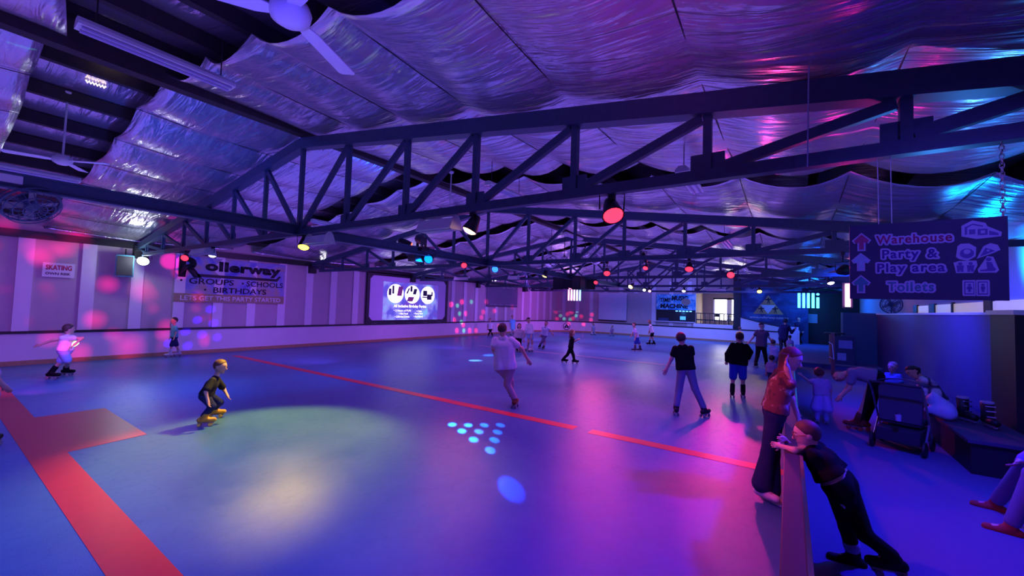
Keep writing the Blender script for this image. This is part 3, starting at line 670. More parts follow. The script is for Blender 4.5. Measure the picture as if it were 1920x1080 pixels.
batten('small white batten deepest along the right roof slope', -1.4, 17.0, 18.4, 3.7)
# ceiling fans
def blade_fan(label, c, top, angs, r=0.6, tilt=0.0):
    t = thing('ceiling_fan', label, 'fan', c, 0, 'white ceiling fans')
    bm = bmesh.new(); lathe(bm, [(0, -0.09), (0.06, -0.085), (0.115, -0.05), (0.125, 0.0), (0.11, 0.04), (0.04, 0.07), (0, 0.075)], 24); obj('motor', bm, m_white, t, smooth=True)
    for a in angs:
        ca, sa = math.cos(a), math.sin(a)
        bm = bmesh.new(); poly(bm, [(0.10, -0.035), (0.2, -0.06), (r, -0.07), (r+0.02, -0.05), (r+0.02, 0.05), (r, 0.07), (0.2, 0.06), (0.10, 0.035)], 0.008, frame((0, 0, -0.02), (ca, sa, 0), (-sa, ca, 0.12)))
        obj('blade', bm, m_white, t)
    bm = bmesh.new(); tube(bm, [(0, 0, 0.06), (0, 0, top-c[2])], 0.014, 8); obj('stem', bm, m_white, t)
    bm = bmesh.new(); lathe(bm, [(0.02, -0.06), (0.06, -0.03), (0.065, 0.0)], 14, Matrix.Translation((0, 0, top-c[2]))); obj('canopy', bm, m_white, t, smooth=True)
blade_fan('large white ceiling fan near the top edge, its motor and one blade seen from below', (-2.65, 1.27, 3.84), roof_z(-2.65)+0.3, [2.02, 4.2, -0.2+6.28-0.1], 0.66)
blade_fan('white ceiling fan on a long stem under the open roof gap at the left', (-9.75, 1.26, 4.14), roof_z(-9.75)+0.3, [2.6, 0.75, 4.4], 0.62)
blade_fan('small white ceiling fan far off under the second roof bay', (-6.6, 7.0, 4.12), roof_z(-6.6)-0.05, [0.5, 2.6, 4.7], 0.5)
# cage fans
def cage_fan(label, c, axis, r, m=m_black, top=None):
    t = thing('cage_fan', label, 'fan', c, 0, None)
    q = Vector(axis).to_track_quat('Z', 'Y').to_matrix().to_4x4(); bm = bmesh.new()
    for rr, z in ((r, 0.0), (r*0.97, 0.06), (r*0.7, 0.09), (r*0.4, 0.11), (r*0.97, -0.06), (r*0.7, -0.09), (r*0.35, -0.1)):
        tube(bm, [q @ Vector((rr*math.cos(a), rr*math.sin(a), z)) for a in [2*math.pi*i/24 for i in range(25)]], 0.006 if rr < r else 0.014, 5)
    for i in range(16):
        a = 2*math.pi*i/16; c_, s_ = math.cos(a), math.sin(a)
        tube(bm, [q @ Vector((k*r*c_, k*r*s_, z)) for k, z in ((0.1, 0.11), (0.6, 0.1), (1, 0.0), (0.6, -0.1), (0.1, -0.1))], 0.0045, 4)
    obj('cage', bm, m, t)
    bm = bmesh.new(); lathe(bm, [(0, -0.14), (r*0.25, -0.13), (r*0.25, 0.05), (0, 0.07)], 14, q); obj('motor', bm, m, t)
    for i in range(4):
        a = 2*math.pi*i/4+0.4; bm = bmesh.new()
        poly(bm, [(0.04, -0.03), (r*0.88, -r*0.22), (r*0.9, r*0.12), (0.04, 0.03)], 0.006, q @ Matrix.Rotation(a, 4, 'Z') @ Matrix.Rotation(0.35, 4, 'X')); obj('blade', bm, m_grey, t)
    if top is not None:
        bm = bmesh.new(); tube(bm, [(0, 0, 0), (0, 0, top-c[2])], 0.02, 8); obj('bracket', bm, m, t)
    return t
cage_fan('dark cage fan hanging under the middle beam at the left edge', tuple(at_x(58, 384, -7.6)), (0.75, 0.35, -0.8), 0.26, m_steel, 3.2)
cage_fan('round cage fan standing on top of the dark blue partition below the direction sign', tuple(at_x(1671, 571, 2.8)), (-0.55, -0.8, 0), 0.30, m_steel, 2.14)
t = thing('security_camera', 'small white box lamp on the middle beam above the cage fan', 'box lamp', tuple(at_x(20, 336, -7.5)))
bobj('case', (-0.05, 0.05, -0.09, 0.09, -0.05, 0.05), m_white, t, bevel=0.01); bm = bmesh.new(); tube(bm, [(0, 0, -0.05), (0, 0, -0.1)], 0.01); obj('foot', bm, m_black, t)
# effect light cluster above the screen
cx, cy, cz = at_x(790, 462, APX)
t = thing('effect_light', 'black multi-head effect light cluster standing on the middle beam', 'effect light', (cx, cy, cz))
bobj('base', (-0.16, 0.16, -0.12, 0.12, -0.12, -0.02), m_black, t, bevel=0.01)
bm = bmesh.new()
for s in (-1, 1): bar(bm, (s*0.14, 0, -0.05), (s*0.14, 0, 0.2), 0.03, 0.06)
obj('yoke', bm, m_black, t)
hd = obj('lamp_head', BM(lathe, [(0, 0.2), (0.09, 0.19), (0.11, 0.05), (0.12, -0.12), (0.1, -0.14)], 14, Matrix.Translation((0, -0.02, 0.16)) @ Matrix.Rotation(1.9, 4, Vector((0.4, 1, 0)))), m_black, t)
hm = Matrix.Translation((-0.10, -0.28, -0.02)) @ Matrix.Rotation(1.15, 4, Vector((1, -0.7, 0)))
hd = obj('lamp_head', BM(lathe, [(0, 0.3), (0.07, 0.28), (0.10, 0.12), (0.10, 0.0), (0.09, -0.01), (0, -0.01)], 16, hm), m_black, t)
for i in range(8):
    a = 2*math.pi*i/8; bm = bmesh.new(); lathe(bm, [(0, -0.03), (0.018, -0.02), (0.02, 0)], 8, hm @ Matrix.Translation((0.065*math.cos(a), 0.065*math.sin(a), -0.012))); obj('diode', bm, glow((1.0, 0.05, 0.03), 8.0), hd)
tag(bobj('control_box', tuple(v+o_ for v, o_ in zip((-0.40, -0.16, -0.16, 0.16, -0.20, -0.03), (cx, cx, cy+0.1, cy+0.1, cz-0.16, cz-0.16))), m_black, bevel=0.008), 'black control box hung under the effect light cluster', 'control box')
# mirror balls and hung speakers in the middle
def mirror_ball(label, c, r):
    t = thing('mirror_ball', label, 'mirror ball', c, 0, 'mirror balls over the middle of the rink')
    bm = bmesh.new(); bmesh.ops.create_uvsphere(bm, u_segments=22, v_segments=13, radius=r)
    for f in bm.faces[:]: pass
    r2 = bmesh.ops.inset_individual(bm, faces=bm.faces[:], thickness=r*0.012, depth=r*0.008)
    obj('ball', bm, m_chrome, t)
    bm = bmesh.new(); tube(bm, [(0, 0, r), (0, 0, roof_z(c[0])-c[2]+0.15)], 0.01, 6); lathe(bm, [(0, r+0.06), (0.03, r+0.05), (0.03, r-0.01)], 10); obj('rod', bm, m_black, t)
mirror_ball('mirror ball lower left of the pair over the hung speakers', tuple(at_x(1033, 490, APX-0.2)), 0.27)
mirror_ball('mirror ball at the right over the hung speakers', tuple(at_x(1117, 485, APX+0.7)), 0.25)
mirror_ball('mirror ball higher and farther back, behind the truss posts', tuple(at_x(1097, 473, APX+0.2)), 0.2)
mirror_ball('small mirror ball between the larger ones', tuple(at_x(1058, 488, APX+0.0)), 0.17)
def speaker(label, c, rz, w=0.42, d=0.4, h=0.62, m=m_black, tilt=0.0, group=None, reach=None):
    t = thing('loudspeaker', label, 'loudspeaker', c, rz, group); t.rotation_euler[0] = tilt
    bm = bmesh.new(); poly(bm, [(-w/2, -d/2), (w/2, -d/2), (w*0.32, d/2), (-w*0.32, d/2)], h, Matrix.Translation((0, 0, -h/2))); obj('cabinet', bm, m, t, bevel=0.012)
    bobj('grille', (-w/2+0.03, w/2-0.03, -d/2-0.012, -d/2+0.002, -h/2+0.04, h/2-0.04), mat((0.03, 0.03, 0.04), 0.7), t)
    bm = bmesh.new(); ca, sa = math.cos(-rz), math.sin(-rz); rx = reach or 0.0; zt = 3.27-c[2] if reach else h/2+0.2
    tube(bm, [(0, 0.02, h/2-0.02), (0, 0.02, zt), (rx*ca, rx*sa, zt)] if reach else [(0, 0.02, h/2), (0, 0.02, zt)], 0.02, 6); obj('bracket', bm, m_black, t)
    return t
for px, dx, rz, lb in ((1046, -0.5, 0.6, 'leftmost black hung loudspeaker in the middle cluster'), (1068, -0.5, 0.1, 'second black hung loudspeaker from the left in the middle cluster'),
                       (1086, 0.55, -0.3, 'second black hung loudspeaker from the right in the middle cluster'), (1106, 0.68, -0.9, 'rightmost black hung loudspeaker in the middle cluster')):
    p = at_x(px, 531, APX+dx); speaker(lb, tuple(p), rz, 0.44, 0.38, 0.52, group='hung loudspeakers', reach=-dx*0.92)
p = at_x(234, 499, XL+0.25); speaker('teal lit loudspeaker on the left wall beside the nearest truss end', tuple(p), 1.35, 0.42, 0.36, 0.66, mat((0.05, 0.24, 0.32), 0.5), 0.0)
spot('truss_blue', (-14.3, 2.9, 2.2), (-15.2, 3.95, 3.3), 70, (0.0, 0.35, 1.0), 75, 0.9, 0.05)
# bright tube sets
def tubes(label, a, b, n, col, s, Y, short=False):
    p0 = at_y(*a, Y); p1 = at_y(*b, Y); t = thing('tube_light', label, 'tube light', (p0[0], Y, p1[2]))
    w = p1[0]-p0[0]; h = p0[2]-p1[2]; r = w/(n*3.4)
    bobj('rail', (-0.05, w+0.05, 0.04, 0.1, h-0.02, h+0.03), m_black, t)
    for i in range(n):
        x = w*(i+0.5)/n; hh = h-0.03
        if short and i == n-1:
            hh = h*0.68; bm = bmesh.new(); bmesh.ops.create_uvsphere(bm, u_segments=12, v_segments=8, radius=r*1.1); bmesh.ops.translate(bm, verts=bm.verts, vec=(x, 0, h*0.88)); obj('bulb', bm, glow(col[i], s), t, smooth=True)
        bm = bmesh.new(); tube(bm, [(x, 0, 0), (x, 0, r*0.3), (x, 0, hh)], r, 12); obj('tube', bm, glow(col[i], s), t, smooth=True)
    bm = bmesh.new()
    for x in (0.1, w-0.1): tube(bm, [(x, 0.07, h), (x, 0.07, roof_z(p0[0])-0.1-p1[2] if short else 3.2-p1[2])], 0.012, 6)
    obj('hanger', bm, m_black, t)
    return p0, p1
tubes('set of five glowing pinkish white tubes in front of the far left corner', (1064, 542), (1090, 564), 5, [(1.0, 0.5, 0.62), (1.0, 0.6, 0.68), (0.9, 0.7, 0.8), (0.7, 0.8, 0.95), (0.4, 0.8, 1.0)], 1.25, TY[4]-0.07)
tubes('set of five glowing cyan tubes on the dark far right wall', (1494, 548), (1538, 578), 5, [(0.10, 0.75, 1.0)]*5, 3.0, 30.5, True)
point('tube_glow', (1.0, 30.1, 2.9), (0.0, 0.12, 1.0), 260, 0.3)
point('tube_glow', (-12.7, 26.3, 2.9), (0.6, 0.3, 1.0), 40, 0.3)
p0 = at_y(1586, 532, 20.4); p1 = at_y(1594, 578, 20.4)
t = thing('tube_light', 'single bright pink white vertical tube on the pier left of the partition', 'tube light', (float(p0[0]+p1[0])/2, 20.466, float(p1[2])))
hh = float(p0[2]-p1[2]); bm = bmesh.new(); tube(bm, [(0, 0, 0.05), (0, 0, hh)], 0.085, 12); obj('tube', bm, glow((1.0, 0.35, 0.6), 6.0), t, smooth=True); bobj('backplate', (-0.16, 0.16, 0.10, 0.135, 0, hh+0.05), m_navy, t)
bobj('end_cap', (-0.1, 0.1, -0.1, 0.14, -0.02, 0.05), m_black, t)
# ================================================================== SIGNS AND BANNERS
def graphic(name, pts, m, parent, mtx, depth=0.004): 
    bm = bmesh.new(); poly(bm, pts, depth, mtx); return obj(name, bm, m, parent)
def disc(name, cx_, cy_, rx, ry, m, parent, mtx, depth=0.004, n=28):
    return graphic(name, [(cx_+rx*math.cos(2*math.pi*i/n), cy_+ry*math.sin(2*math.pi*i/n)) for i in range(n)], m, parent, mtx, depth)
def off(m, z): return m @ Matrix.Translation((0, 0, z))
def at2(m, x, y, z=0.0): return m @ Matrix.Translation((x, y, z))
LW = lambda y, z, d=0.05: frame((XL+d, y, z), (0, 1, 0), (0, 0, 1))       # on the left wall, facing the rink
INK = mat((0.012, 0.01, 0.03), 0.6); PAPER = mat((0.75, 0.74, 0.8), 0.6)
# big wall banner
def banner_mat(name, a, b, c, sc):
    m = nmat(name, a, 0.7); nt = m.node_tree; N = nt.nodes; L = nt.links
    tc = N.new('ShaderNodeTexCoord'); n = N.new('ShaderNodeTexNoise'); n.inputs['Scale'].default_value = sc; n.inputs['Detail'].default_value = 3; n.inputs['Distortion'].default_value = 1.2
    cr = N.new('ShaderNodeValToRGB'); e = cr.color_ramp.elements; e[0].position = 0.36; e[0].color = (*a, 1); e[1].position = 0.52; e[1].color = (*b, 1); x = e.new(0.66); x.color = (*c, 1)
    L.new(tc.outputs['Object'], n.inputs['Vector']); L.new(n.outputs[0], cr.inputs[0]); L.new(cr.outputs[0], N['Principled BSDF'].inputs['Base Color']); return m
Y0, Y1, Z0, Z1 = 4.92, 8.52, 1.78, 3.36
t = thing('wall_banner', 'large blue and yellow skating banner with heavy dark lettering on the left wall', 'banner', (XL+0.05, (Y0+Y1)/2, Z0))
bm = bmesh.new()
for i in range(24):
    pass
bmesh.ops.create_grid(bm, x_segments=40, y_segments=14, size=0.5)
for v in bm.verts:
    y = v.co.x*(Y1-Y0); z = (v.co.y+0.5)*(Z1-Z0); v.co = (0.006*math.sin(y*5)+0.004*math.sin(z*9), y, z)
o = obj('cloth', bm, banner_mat('banner_print', (0.10, 0.14, 0.62), (0.30, 0.32, 0.62), (0.42, 0.36, 0.30), 1.3), t)
md = o.modifiers.new('thickness', 'SOLIDIFY'); md.thickness = 0.006
bobj('hem_panel', (0.004, 0.016, -(Y1-Y0)/2, (Y1-Y0)/2, 0.0, 0.3), mat((0.36, 0.29, 0.17), 0.7, noise=0.25), t)
B = frame((0.014, 0, 0), (0, 1, 0), (0, 0, 1)); hw = (Y1-Y0)/2
text('lettering', 'R', INK, t, at2(B, -hw+0.43, 1.2), 0.68, 0.70, 0.05); text('lettering', 'ollerway', INK, t, at2(B, 0.33, 1.25), 2.58, 0.46, 0.05, space=1.06)
graphic('underline', [(-hw+0.66, 0.89), (1.50, 0.89), (1.64, 1.1), (1.55, 1.1), (1.45, 0.99), (-hw+0.6, 0.99)], INK, t, B)
text('lettering', 'GROUPS', INK, t, at2(B, -0.72, 0.74), 1.36, 0.2, 0.012); text('lettering', 'SCHOOLS', INK, t, at2(B, 1.06, 0.74), 1.34, 0.2, 0.012)
text('lettering', 'BIRTHDAYS', INK, t, at2(B, 0.22, 0.45), 1.78, 0.2, 0.012)
for bx, bz in ((-1.62, 0.74), (0.26, 0.74), (-0.92, 0.45)): disc('bullet', bx, bz, 0.035, 0.035, INK, t, B)
text('lettering', 'LETS GET THIS PARTY STARTED', PAPER, t, at2(B, 0.02, 0.145), 3.28, 0.17, 0.02, extrude=0.008)
# risk sign
t = thing('wall_sign', 'small white sign with red and black words about skating risk', 'sign', (XL+0.05, 2.30, 2.60))
bobj('board', (-0.005, 0.006, -0.31, 0.31, -0.2, 0.2), PAPER, t)
B = frame((0.008, 0, 0), (0, 1, 0), (0, 0, 1))
text('lettering', 'SKATING', mat((0.5, 0.02, 0.08), 0.6), t, at2(B, 0, 0.07), 0.5, 0.14, 0.03); text('lettering', 'OWN RISK', INK, t, at2(B, -0.01, -0.1), 0.48, 0.07, 0.015)
# projection screen with a projected picture
Y0, Y1, Z0, Z1 = 12.42, 18.1, 0.93, 3.46
t = thing('projection_screen', 'big framed projection screen with a bright party slide on the left wall', 'screen', (XL+0.06, (Y0+Y1)/2, Z0)); h = Z1-Z0; hw = (Y1-Y0)/2
B = frame((0.0, 0, 0), (0, 1, 0), (0, 0, 1))
bobj('surface', (0, 0.02, -hw+0.1, hw-0.1, 0.1, h-0.1), mat((0.66, 0.6, 0.85), 0.6, noise=0.03), t)
bm = bmesh.new(); box(bm, -0.01, 0.06, -hw, hw, 0, 0.14); box(bm, -0.01, 0.06, -hw, hw, h-0.15, h); box(bm, -0.01, 0.06, -hw, -hw+0.16, 0.14, h-0.15); box(bm, -0.01, 0.06, hw-0.16, hw, 0.14, h-0.15)
for sy, sz, zc in ((-1, 1, 0.14), (1, 1, 0.14), (-1, -1, h-0.15), (1, -1, h-0.15)):
    yc = sy*(hw-0.16); poly(bm, [(yc, zc), (yc-sy*0.2, zc), (yc, zc+sz*0.2)], 0.04, off(B, 0.0))
obj('frame', bm, m_black, t)
pic = nmat('slide', (0.1, 0.1, 0.3), 0.6); nt = pic.node_tree; N = nt.nodes; L = nt.links
tc = N.new('ShaderNodeTexCoord'); n = N.new('ShaderNodeTexNoise'); n.inputs['Scale'].default_value = 1.4; n.inputs['Detail'].default_value = 6; cr = N.new('ShaderNodeValToRGB')
for i, (p, c) in enumerate(((0.3, (0.16, 0.05, 0.42)), (0.45, (0.08, 0.08, 0.62)), (0.55, (0.28, 0.25, 0.8)), (0.68, (0.25, 0.55, 0.9)))):
    e = cr.color_ramp.elements[i] if i < 2 else cr.color_ramp.elements.new(p); e.position = p; e.color = (*c, 1)
L.new(tc.outputs['Object'], n.inputs[0]); L.new(n.outputs[0], cr.inputs[0]); L.new(cr.outputs[0], N['Principled BSDF'].inputs['Emission Color']); N['Principled BSDF'].inputs['Emission Strength'].default_value = 0.75
yl = at_x(716, 560, XL)[1]-(Y0+Y1)/2; yr = at_x(819, 560, XL)[1]-(Y0+Y1)/2
pc = graphic('projected_slide', [(yl, 0.15), (yr, 0.15), (yr, h-0.42), (yl, h-0.42)], pic, t, off(B, 0.021), 0.003)
LIT = glow((0.95, 0.93, 1.0), 1.15); DIM = mat((0.05, 0.04, 0.09), 0.6)
def sy_(px): return at_x(px, 550, XL)[1]-(Y0+Y1)/2
for pxa, pxb in ((724, 755), (757, 785), (787, 813)):
    a, b = sy_(pxa), sy_(pxb); disc('bright_disc', (a+b)/2, 1.52, (b-a)/2, 0.5, LIT, pc, off(B, 0.026), 0.003)
def sm(px, z, w, hh, m=DIM, sk=0.0): y = sy_(px); graphic('dark_figure', [(y-w/2-sk, z-hh/2), (y+w/2-sk, z-hh/2), (y+w/2+sk, z+hh/2), (y-w/2+sk, z+hh/2)], m, pc, off(B, 0.031), 0.003)
PK = mat((0.55, 0.18, 0.3), 0.6)
for a in ((729, 1.6, 0.16, 0.34), (735, 1.72, 0.12, 0.42), (748, 1.66, 0.3, 0.5, PK, 0.05), (763, 1.7, 0.1, 0.3, DIM, 0.08), (769, 1.82, 0.14, 0.3), (776, 1.68, 0.22, 0.3, DIM, 0.04), (768, 1.26, 0.4, 0.24, PK, 0.06), (795, 1.62, 0.3, 0.3), (803, 1.42, 0.34, 0.3), (795, 1.4, 0.4, 0.06), (808, 1.6, 0.1, 0.24)): sm(*a)
def tx(s, px, z, w, hh, b=0.03): text('lettering', s, LIT, pc, at2(B, sy_(px), z, 0.028), w, hh, b, extrude=0.003)
tx('All Inclusive Birthday Parties', 769, 0.86, 2.3, 0.2)
for s, px, z, w in (('\u2022 2 Hours of FUN', 754, 0.64, 1.15), ('\u2022 Hot Food', 756, 0.48, 0.62), ('\u2022 Unlimited Drinks', 754, 0.32, 1.0), ('\u2022 Cake', 785, 0.62, 0.4), ('\u2022 Party Bags', 784, 0.47, 0.66), ('\u2022 And More!', 784, 0.32, 0.68)): tx(s, px, z, w, 0.11, 0.02)
# dark cloth banner
t = thing('cloth_banner', 'dark grey creased cloth banner with pale lettering along its top and bottom edge', 'banner', (XL+0.06, 23.8, 1.95))
bm = bmesh.new(); bmesh.ops.create_grid(bm, x_segments=44, y_segments=24, size=0.5)
for v in bm.verts:
    u, w_ = v.co.x+0.5, v.co.y+0.5; y = (u-0.5)*3.8; z = w_*1.5
    sag = 0.05*math.sin(9*(w_+1.1*(u-0.5)**2*2))*math.sin(math.pi*u)*(1 if w_ < 0.8 else 0.2)
    v.co = (0.05+sag, y, z-0.1*math.sin(math.pi*u)*(w_ > 0.99))
o = obj('cloth', bm, mat((0.17, 0.15, 0.24), 0.7), t, smooth=True); o.modifiers.new('thickness', 'SOLIDIFY').thickness = 0.006
B = frame((0.11, 0, 0), (0, 1, 0), (0, 0, 1)); GR = mat((0.5, 0.45, 0.62), 0.6)
text('lettering', 'The Things We Do', GR, t, at2(B, 0, 1.33), 2.8, 0.18, 0.01); text('lettering', 'More Info : www.rollerway.com.au', GR, t, at2(B, 0, 0.1), 3.5, 0.13, 0.01)
bobj('hem_bar', (0.0, 0.04, -1.9, 1.9, -0.04, 0.0), m_black, t)
# round emblem decal on the curved kick wall
p = at_y(1035, 610, 30.4); n_ = Vector((0.75, -0.66, 0)); 
a_ = math.atan2(30.4-(YK-R0), -(p[0]-(XK+R0)))
ang = math.radians(52); ex, ey = XK+R0-(R0-0.045)*math.cos(ang), YK-R0+(R0-0.045)*math.sin(ang)
nx, ny = math.cos(ang), -math.sin(ang)
t = thing('round_emblem', 'round black and white emblem on the curved white kick wall in the far corner', 'emblem', (ex, ey, 0.46))
B = frame((0, 0, 0), (-ny, nx, 0), (0, 0, 1))
disc('ring', 0, 0, 0.3, 0.3, INK, t, B, 0.006); disc('white_disc', 0, 0, 0.25, 0.25, PAPER, t, off(B, 0.004), 0.006)
cl = disc('black_leaf', 0, 0.09, 0.09, 0.09, INK, t, off(B, 0.008), 0.006); disc('black_leaf', -0.1, -0.06, 0.09, 0.09, INK, t, off(B, 0.008), 0.006); disc('black_leaf', 0.1, -0.06, 0.09, 0.09, INK, t, off(B, 0.008), 0.006)
# far wall: blank screen, painted board, booth window, mural
def fx(px, py=580): return at_y(px, py, YF)[0]
def fz(px, py): return at_y(px, py, YF)[2]
t = thing('blank_screen', 'blank pale roll-down screen on the far wall', 'screen', (fx(1149), YF-0.12, fz(1149, 600)))
w2_ = (fx(1175)-fx(1123))/2; h_ = fz(1149, 551)-fz(1149, 599)
bobj('sheet', (-w2_, w2_, 0, 0.015, 0, h_), mat((0.62, 0.62, 0.78), 0.6, noise=0.03), t); bobj('bottom_bar', (-w2_-0.02, w2_+0.02, -0.02, 0.03, -0.06, 0.0), m_black, t); bobj('roller_case', (-w2_-0.05, w2_+0.05, -0.04, 0.05, h_, h_+0.12), m_strip, t)
x0, x1 = fx(1231), fx(1305); z1, z0 = fz(1267, 552), fz(1267, 581)
t = thing('painted_board', 'bright blue painted board with dark music lettering on the far wall', 'sign', ((x0+x1)/2, YF-0.09, (z0+z1)/2)); w_ = (x1-x0)/2; h_ = (z1-z0)/2
bobj('board', (-w_, w_, 0, 0.03, -h_, h_), banner_mat('board_print', (0.04, 0.25, 0.62), (0.10, 0.45, 0.75), (0.55, 0.75, 0.85), 3.5), t)
B = frame((0, -0.004, 0), (1, 0, 0), (0, 0, 1))
text('lettering', 'MUSIC', INK, t, at2(B, 0.28, h_*0.5), 1.15, 0.36, 0.05, shear=0.15); text('lettering', 'TIME', INK, t, at2(B, -0.72, h_*0.25), 0.8, 0.3, 0.03, shear=0.2); text('lettering', 'MACHINE', INK, t, at2(B, -0.1, -h_*0.52), 2.0, 0.34, 0.05, shear=0.1)
disc('tan_disc', 0.72, 0.02, 0.32, 0.26, mat((0.4, 0.27, 0.22), 0.7), t, B, 0.006)
t = thing('booth_window', 'dark music booth window with blue lit equipment under the painted board', 'booth', ((x0+x1)/2, YF-0.04, fz(1267, 600)-0.1)); h_ = z0-fz(1267, 600)+0.1
bobj('shade_panel', (-w_, w_-0.04, 0.0, 0.035, 0, h_), m_black, t); bobj('sill', (-w_-0.1, w_-0.06, -0.16, 0.03, -0.06, 0.0), m_strip, t)  # flat black panel: shade of the booth opening put into colour
bobj('mixer', (-1.2, -0.5, -0.14, 0.0, 0.0, 0.22), m_night, t); bobj('monitor', (0.3, 0.75, -0.05, 0.0, 0.1, 0.42), m_black, t); bobj('screen_glow', (0.33, 0.72, -0.056, -0.05, 0.13, 0.39), glow((0.05, 0.25, 1.0), 1.6), t)
for i in range(5): bobj('lit_tile', (0.0+0.24*i, 0.16+0.24*i, -0.012, 0.0, h_-0.12, h_-0.05), glow((0.2, 0.6, 1.0), 1.5), t)
point('booth_glow', ((x0+x1)/2+0.5, YF-0.35, z0-0.2), (0.05, 0.25, 1.0), 6, 0.05)
# balcony furniture and railing
t = thing('balcony_railing', 'black balcony railing in front of the bright window at the far wall', 'railing', (-4.38, YF-0.03, 1.05))
bobj('top_rail', (-1.22, 1.2, -0.03, 0.03, 0.82, 0.88), m_black, t); bobj('mid_rail', (-1.22, 1.2, -0.02, 0.02, 0.34, 0.42), m_black, t); bobj('bottom_board', (-1.22, 1.2, -0.03, 0.03, 0.0, 0.12), m_black, t)
for i in range(9): x = -1.2+0.3*i; bobj('baluster', (x-0.025, x+0.025, -0.02, 0.02, 0.1, 0.84), m_black, t)
def cafe_chair(x, y, rz, lab):
    t = thing('cafe_chair', lab, 'chair', (x, y, 1.05), rz, 'balcony chairs')
    bobj('seat', (-0.2, 0.2, -0.2, 0.2, 0.43, 0.46), m_black, t); bobj('backrest', (-0.2, 0.2, 0.18, 0.21, 0.62, 0.85), m_black, t)
    for sx in (-1, 1):
        for sy in (-1, 1): bobj('leg', (sx*0.18-0.015, sx*0.18+0.015, sy*0.18-0.015, sy*0.18+0.015, 0, 0.85 if sy > 0 else 0.44), m_black, t)
cafe_chair(-4.35, YF+1.3, 0.4, 'dark chair behind the balcony railing, left in the bright window'); cafe_chair(-3.75, YF+1.5, -1.2, 'dark chair behind the balcony railing, right in the bright window')
t = thing('cafe_table', 'small dark table between the balcony chairs against the bright window', 'table', (-3.6, YF+0.85, 1.05)); 
bm = bmesh.new(); lathe(bm, [(0, 0.72), (0.35, 0.72), (0.35, 0.75), (0, 0.75)], 20); obj('tabletop', bm, m_black, t); bobj('pedestal', (-0.03, 0.03, -0.03, 0.03, 0.02, 0.72), m_black, t); bobj('foot', (-0.2, 0.2, -0.2, 0.2, 0, 0.02), m_black, t)
# triangle mural
xl, xr, zb = fx(1412, 589), fx(1469, 589), fz(1440, 589); xa, za = fx(1440.5, 554), fz(1440.5, 554)
t = thing('wall_mural', 'dark blue mural with a tan triangle emblem and web address beside the cyan tubes', 'mural', (0, YF-0.03, 0)); B = frame((0, -0.0, 0), (1, 0, 0), (0, 0, 1))
bobj('backing', (-2.72, 0.95, 0, 0.028, 1.5, 3.62), banner_mat('mural_print', (0.015, 0.03, 0.14), (0.03, 0.06, 0.25), (0.05, 0.2, 0.45), 0.9), t)
graphic('tan_triangle', [(xl, zb), (xr, zb), (xa, za)], mat((0.55, 0.34, 0.14), 0.7, noise=0.3, nscale=3), t, B, 0.006)
ml, mr, mz = (xl+xa)/2, (xr+xa)/2, (zb+za)/2-0.02; mb = (xl+xr)/2
graphic('white_triangle', [(mb, zb+0.02), (mr, mz), (ml, mz)], mat((0.7, 0.68, 0.8), 0.6), t, off(B, 0.005), 0.006)
for (x, z, s) in ((xa, mz+0.33, 0.16), ((xl+ml)/2+0.25, zb+0.32, 0.15), ((xr+mr)/2-0.25, zb+0.32, 0.15)):
    graphic('skater_shape', [(x-s*0.5, z-s*1.5), (x-s*0.1, z-s*0.2), (x-s*1.2, z+s*0.1), (x-s*1.0, z+s*0.5), (x-s*0.2, z+s*0.5), (x-s*0.25, z+s*1.1), (x+s*0.25, z+s*1.1), (x+s*0.3, z+s*0.5), (x+s*1.1, z+s*0.7), (x+s*1.2, z+s*0.3), (x+s*0.3, z-s*0.1), (x+s*0.7, z-s*1.5), (x+s*0.35, z-s*1.5), (x, z-s*0.5), (x-s*0.2, z-s*1.5)], INK, t, off(B, 0.009), 0.006)
text('lettering', 'www.rollerway.com.au', PAPER, t, at2(B, (fx(1406, 596)+fx(1478, 596))/2, fz(1440, 596)), fx(1478, 596)-fx(1406, 596), 0.2, 0.01)
# notices in the dark corner by the exit
t = thing('notice_board', 'small pale notice board on the dark wall right of the cyan tubes', 'notice board', tuple(at_y(1519, 598, YF+0.86))); bobj('frame', (-0.42, 0.42, 0, 0.03, -0.3, 0.36), m_black, t); bobj('sheet', (-0.38, 0.38, -0.008, 0.0, -0.26, 0.32), mat((0.35, 0.45, 0.6), 0.6), t)
# hanging direction sign
SY = 3.92
t = thing('hanging_sign', 'dark hanging direction sign with coloured arrows, words and pictures, chained from the truss', 'sign', (0.765, SY, 2.405), math.radians(0.0)); 
W_, H_ = 0.785, 0.545
bobj('board', (-W_/2, W_/2, 0.0, 0.018, -H_/2, H_/2), m_navy, t)
B = frame((0, -0.002, 0), (1, 0, 0), (0, 0, 1)); RIM = mat((0.50, 0.48, 0.72), 0.5, noise=0.06)
def sx_(u): return -W_/2+W_*u
def sz_(v): return H_/2-H_*v
RD, PU, GN, TL = mat((0.42, 0.03, 0.16), 0.5), mat((0.10, 0.04, 0.36), 0.5), mat((0.05, 0.30, 0.33), 0.5), mat((0.10, 0.32, 0.42), 0.5)
def arrow(u, v, w, h, m, mi):
    x, z = sx_(u), sz_(v)
    def A(w, h, k): return [(x-w*0.17*k, z-h/2), (x+w*0.17*k, z-h/2), (x+w*0.17*k, z-h*0.02), (x+w*0.36, z-h*0.1), (x+w/2, z+h*0.08), (x, z+h/2), (x-w/2, z+h*0.08), (x-w*0.36, z-h*0.1), (x-w*0.17*k, z-h*0.02)]
    a = graphic('arrow', A(w, h, 1.25), RIM, t, B, 0.003); graphic('arrow_fill', A(w*0.78, h*0.84, 0.9), m, a, off(B, 0.002), 0.003)
